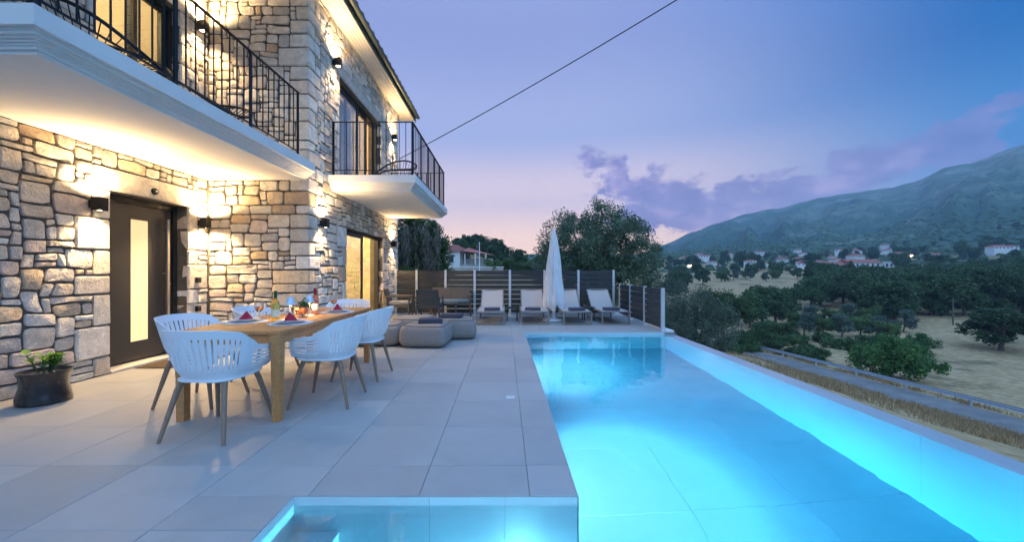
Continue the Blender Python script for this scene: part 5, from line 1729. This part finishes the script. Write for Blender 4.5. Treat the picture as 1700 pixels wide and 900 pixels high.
# long white building with red roof
WY = 235; wx = at(1422, WY); wz = 1.22 + 2.0 / 640 * WY
wb = thing('white_building', 'long white two-storey building with a red roof in the valley', 'building', (wx, WY, wz), R(-6))
k = WY / 640
MB().box(-14 * k / .367 * .367 / 1 * 1.0 - 2, 10, -5, 5, -6, 14 * k).build('wall', M['house_white'], wb, smooth=False)
MB().box(10.02, 18, -6.5, 4.5, -6, 15 * k).build('side_wing', M['house_white'], wb, smooth=False)
r = MB(); zt = 14 * k
r.add([(-8, -5.8, zt), (10, -5.8, zt), (10, 5.8, zt), (-8, 5.8, zt), (-8, 0, zt + 2.0), (10, 0, zt + 2.0)], [(0, 1, 5, 4), (2, 3, 4, 5), (1, 2, 5), (3, 0, 4), (3, 2, 1, 0)]); r.build('roof', M['house_roof'], wb, smooth=False)
MB().box(-18, -8.02, -3.5, 4, -6, 10.5 * k).build('low_wing', M['house_white'], wb, smooth=False)
r = MB(); z2 = 10.5 * k
r.add([(-18.5, -4.2, z2), (-8.03, -4.2, z2), (-8.03, 4.6, z2), (-18.5, 4.6, z2), (-17.5, 0, z2 + 1.7), (-8.03, 0, z2 + 1.7)], [(0, 1, 5, 4), (2, 3, 4, 5), (1, 2, 5), (3, 0, 4), (3, 2, 1, 0)]); r.build('roof', M['house_roof'], wb, smooth=False)
for row in (0, 1):
    for i in range(6):
        x = -6 + i * 2.8
        MB().box(x - .5, x + .5, -5.08, -4.9, .2 + row * 2.6, 1.8 + row * 2.6).build('window', M['house_glass'], wb, smooth=False)
for i in range(3): MB().box(11.2 + i * 2.4, 12.2 + i * 2.4, -6.58, -6.4, 2.6, 4.2).build('window', M['house_glass'], wb, smooth=False)
# lit windows and signs far away
for px, Y, zoff, nm, mt_, lb, w in ((1144, 300, 1.0, 'lit_kiosk', 'lit_window', 'tiny yellow lit kiosk at the foot of the mountain', 3.5), (1510, 300, 1.0, 'lit_kiosk', 'lit_window', 'tiny yellow lit hut behind the valley tree band', 2.4)):
    x = at(px, Y)
    o = thing(nm, lb, 'kiosk', (x, Y, max(hz(x, Y), 1.22 - 12 / 640 * Y)))
    MB().box(-w / 2, w / 2, -1.5, 1.5, -4, 2.4).build('wall', M['house_white'], o, smooth=False)
    MB().box(-w / 2 + .2, w / 2 - .2, -1.56, -1.45, .6, 2.1).build('window', M[mt_], o, smooth=False)
    MB().box(-w / 2 - .3, w / 2 + .3, -1.8, 1.8, 2.402, 2.7).build('roof', M['house_roof'], o, smooth=False)

# hillside house behind the fence
HY = 78
hx = at(762, HY); hzz = 1.22 + 8 / 640 * HY
hh = thing('hillside_house', 'white house with a red hipped roof on the wooded hill', 'house', (hx, HY, hzz), R(-12))
MB().box(-4.6, 1.2, -3, 4, -4, 3.1).build('wall', M['house_white'], hh, smooth=False)
MB().box(1.22, 7.2, -1.2, 4, -4, 1.7).build('porch_wall', M['stone_far'], hh, smooth=False)
r = MB(); r.add([(-5.1, -3.6, 3.1), (1.8, -3.6, 3.1), (1.8, 4.6, 3.1), (-5.1, 4.6, 3.1), (-3, .5, 4.6), (-.4, .5, 4.6)], [(0, 1, 5, 4), (2, 3, 4, 5), (1, 2, 5), (3, 0, 4), (3, 2, 1, 0)]); rf = r.build('roof', M['house_roof'], hh, smooth=False)
r = MB(); r.add([(1.82, -3.4, 3.1), (6.6, -2.8, 2.5), (6.6, 4.4, 2.5), (1.82, 4.5, 3.1), (1.82, .5, 4.0)], [(0, 1, 4), (1, 2, 4), (2, 3, 4), (3, 0, 4), (3, 2, 1, 0)]); r.build('porch_roof', M['house_roof'], hh, smooth=False)
for x in (-3.0, -.6):
    wn = MB().box(x - .5, x + .5, -3.06, -2.9, .9, 2.4).build('window', M['house_glass'], hh, smooth=False)
    MB().box(x - .62, x + .62, -3.12, -2.95, .78, .9).build('sill', M['house_white'], wn, smooth=False)
for x in (2.2, 4.3, 6.4): MB().box(x - .09, x + .09, -3.0, -2.82, -1, 2.6).build('porch_post', M['house_white'], hh, smooth=False)
MB().box(1.3, 6.8, -3.1, -2.9, -2, .5).build('porch_parapet', M['stone_far'], hh, smooth=False)
gw = thing('garden_wall', 'pale stone retaining wall below the hillside house', 'wall', (hx, HY - 6, hzz - 2))
b = MB(); b.box(-8, 9, -.25, .25, -3, 1.9); b.build('face', M['stone_far'], gw, smooth=False)
MB().box(-8.1, 9.1, -.33, .33, 1.902, 2.05).build('coping', M['house_white'], gw, smooth=False)
tp = thing('utility_pole', 'thin pale utility pole beside the hillside house', 'utility pole', (at(796, 70), 70, hz(at(796, 70), 70)))
zt_ = 1.22 + 50 / 640 * 70 - hz(at(796, 70), 70)
MB().tube([(0, 0, -.4), (0, 0, zt_)], [.10, .07], 8).build('shaft', M['lamp_white'], tp)
MB().box(-.5, .5, -.05, .05, zt_ - .5, zt_ - .4).build('cross_arm', M['wood_pole'], tp, smooth=False)
fx, fy = at(1582, 74), 74
tp = thing('utility_pole', 'short timber utility pole on the dry field', 'utility pole', (fx, fy, hz(fx, fy)))
MB().tube([(0, 0, -.4), (0, 0, 5.2)], [.14, .10], 8).build('shaft', M['wood_pole'], tp)
MB().box(-.7, .7, -.06, .06, 4.6, 4.75).build('cross_arm', M['wood_pole'], tp, smooth=False)

# ------------------------------------------------------------------ evening haze
mh, n, out = mat_base('haze')
pv = n.n('ShaderNodeVolumePrincipled', inputs={'Color': (.52, .76, 1.0, 1), 'Density': .00035, 'Anisotropy': .0})
n.link(pv.outputs[0], out.inputs['Volume'])
zmin = float(gz.min()) - 1.5; zmax = max(float(gz.max()), 30.) + 25
o = MB().box(-2050, 2050, -2050, 2050, zmin, zmax).build('haze', mh, smooth=False)
tag(o, 'thin bluish evening haze over the valley', 'haze', kind='stuff')
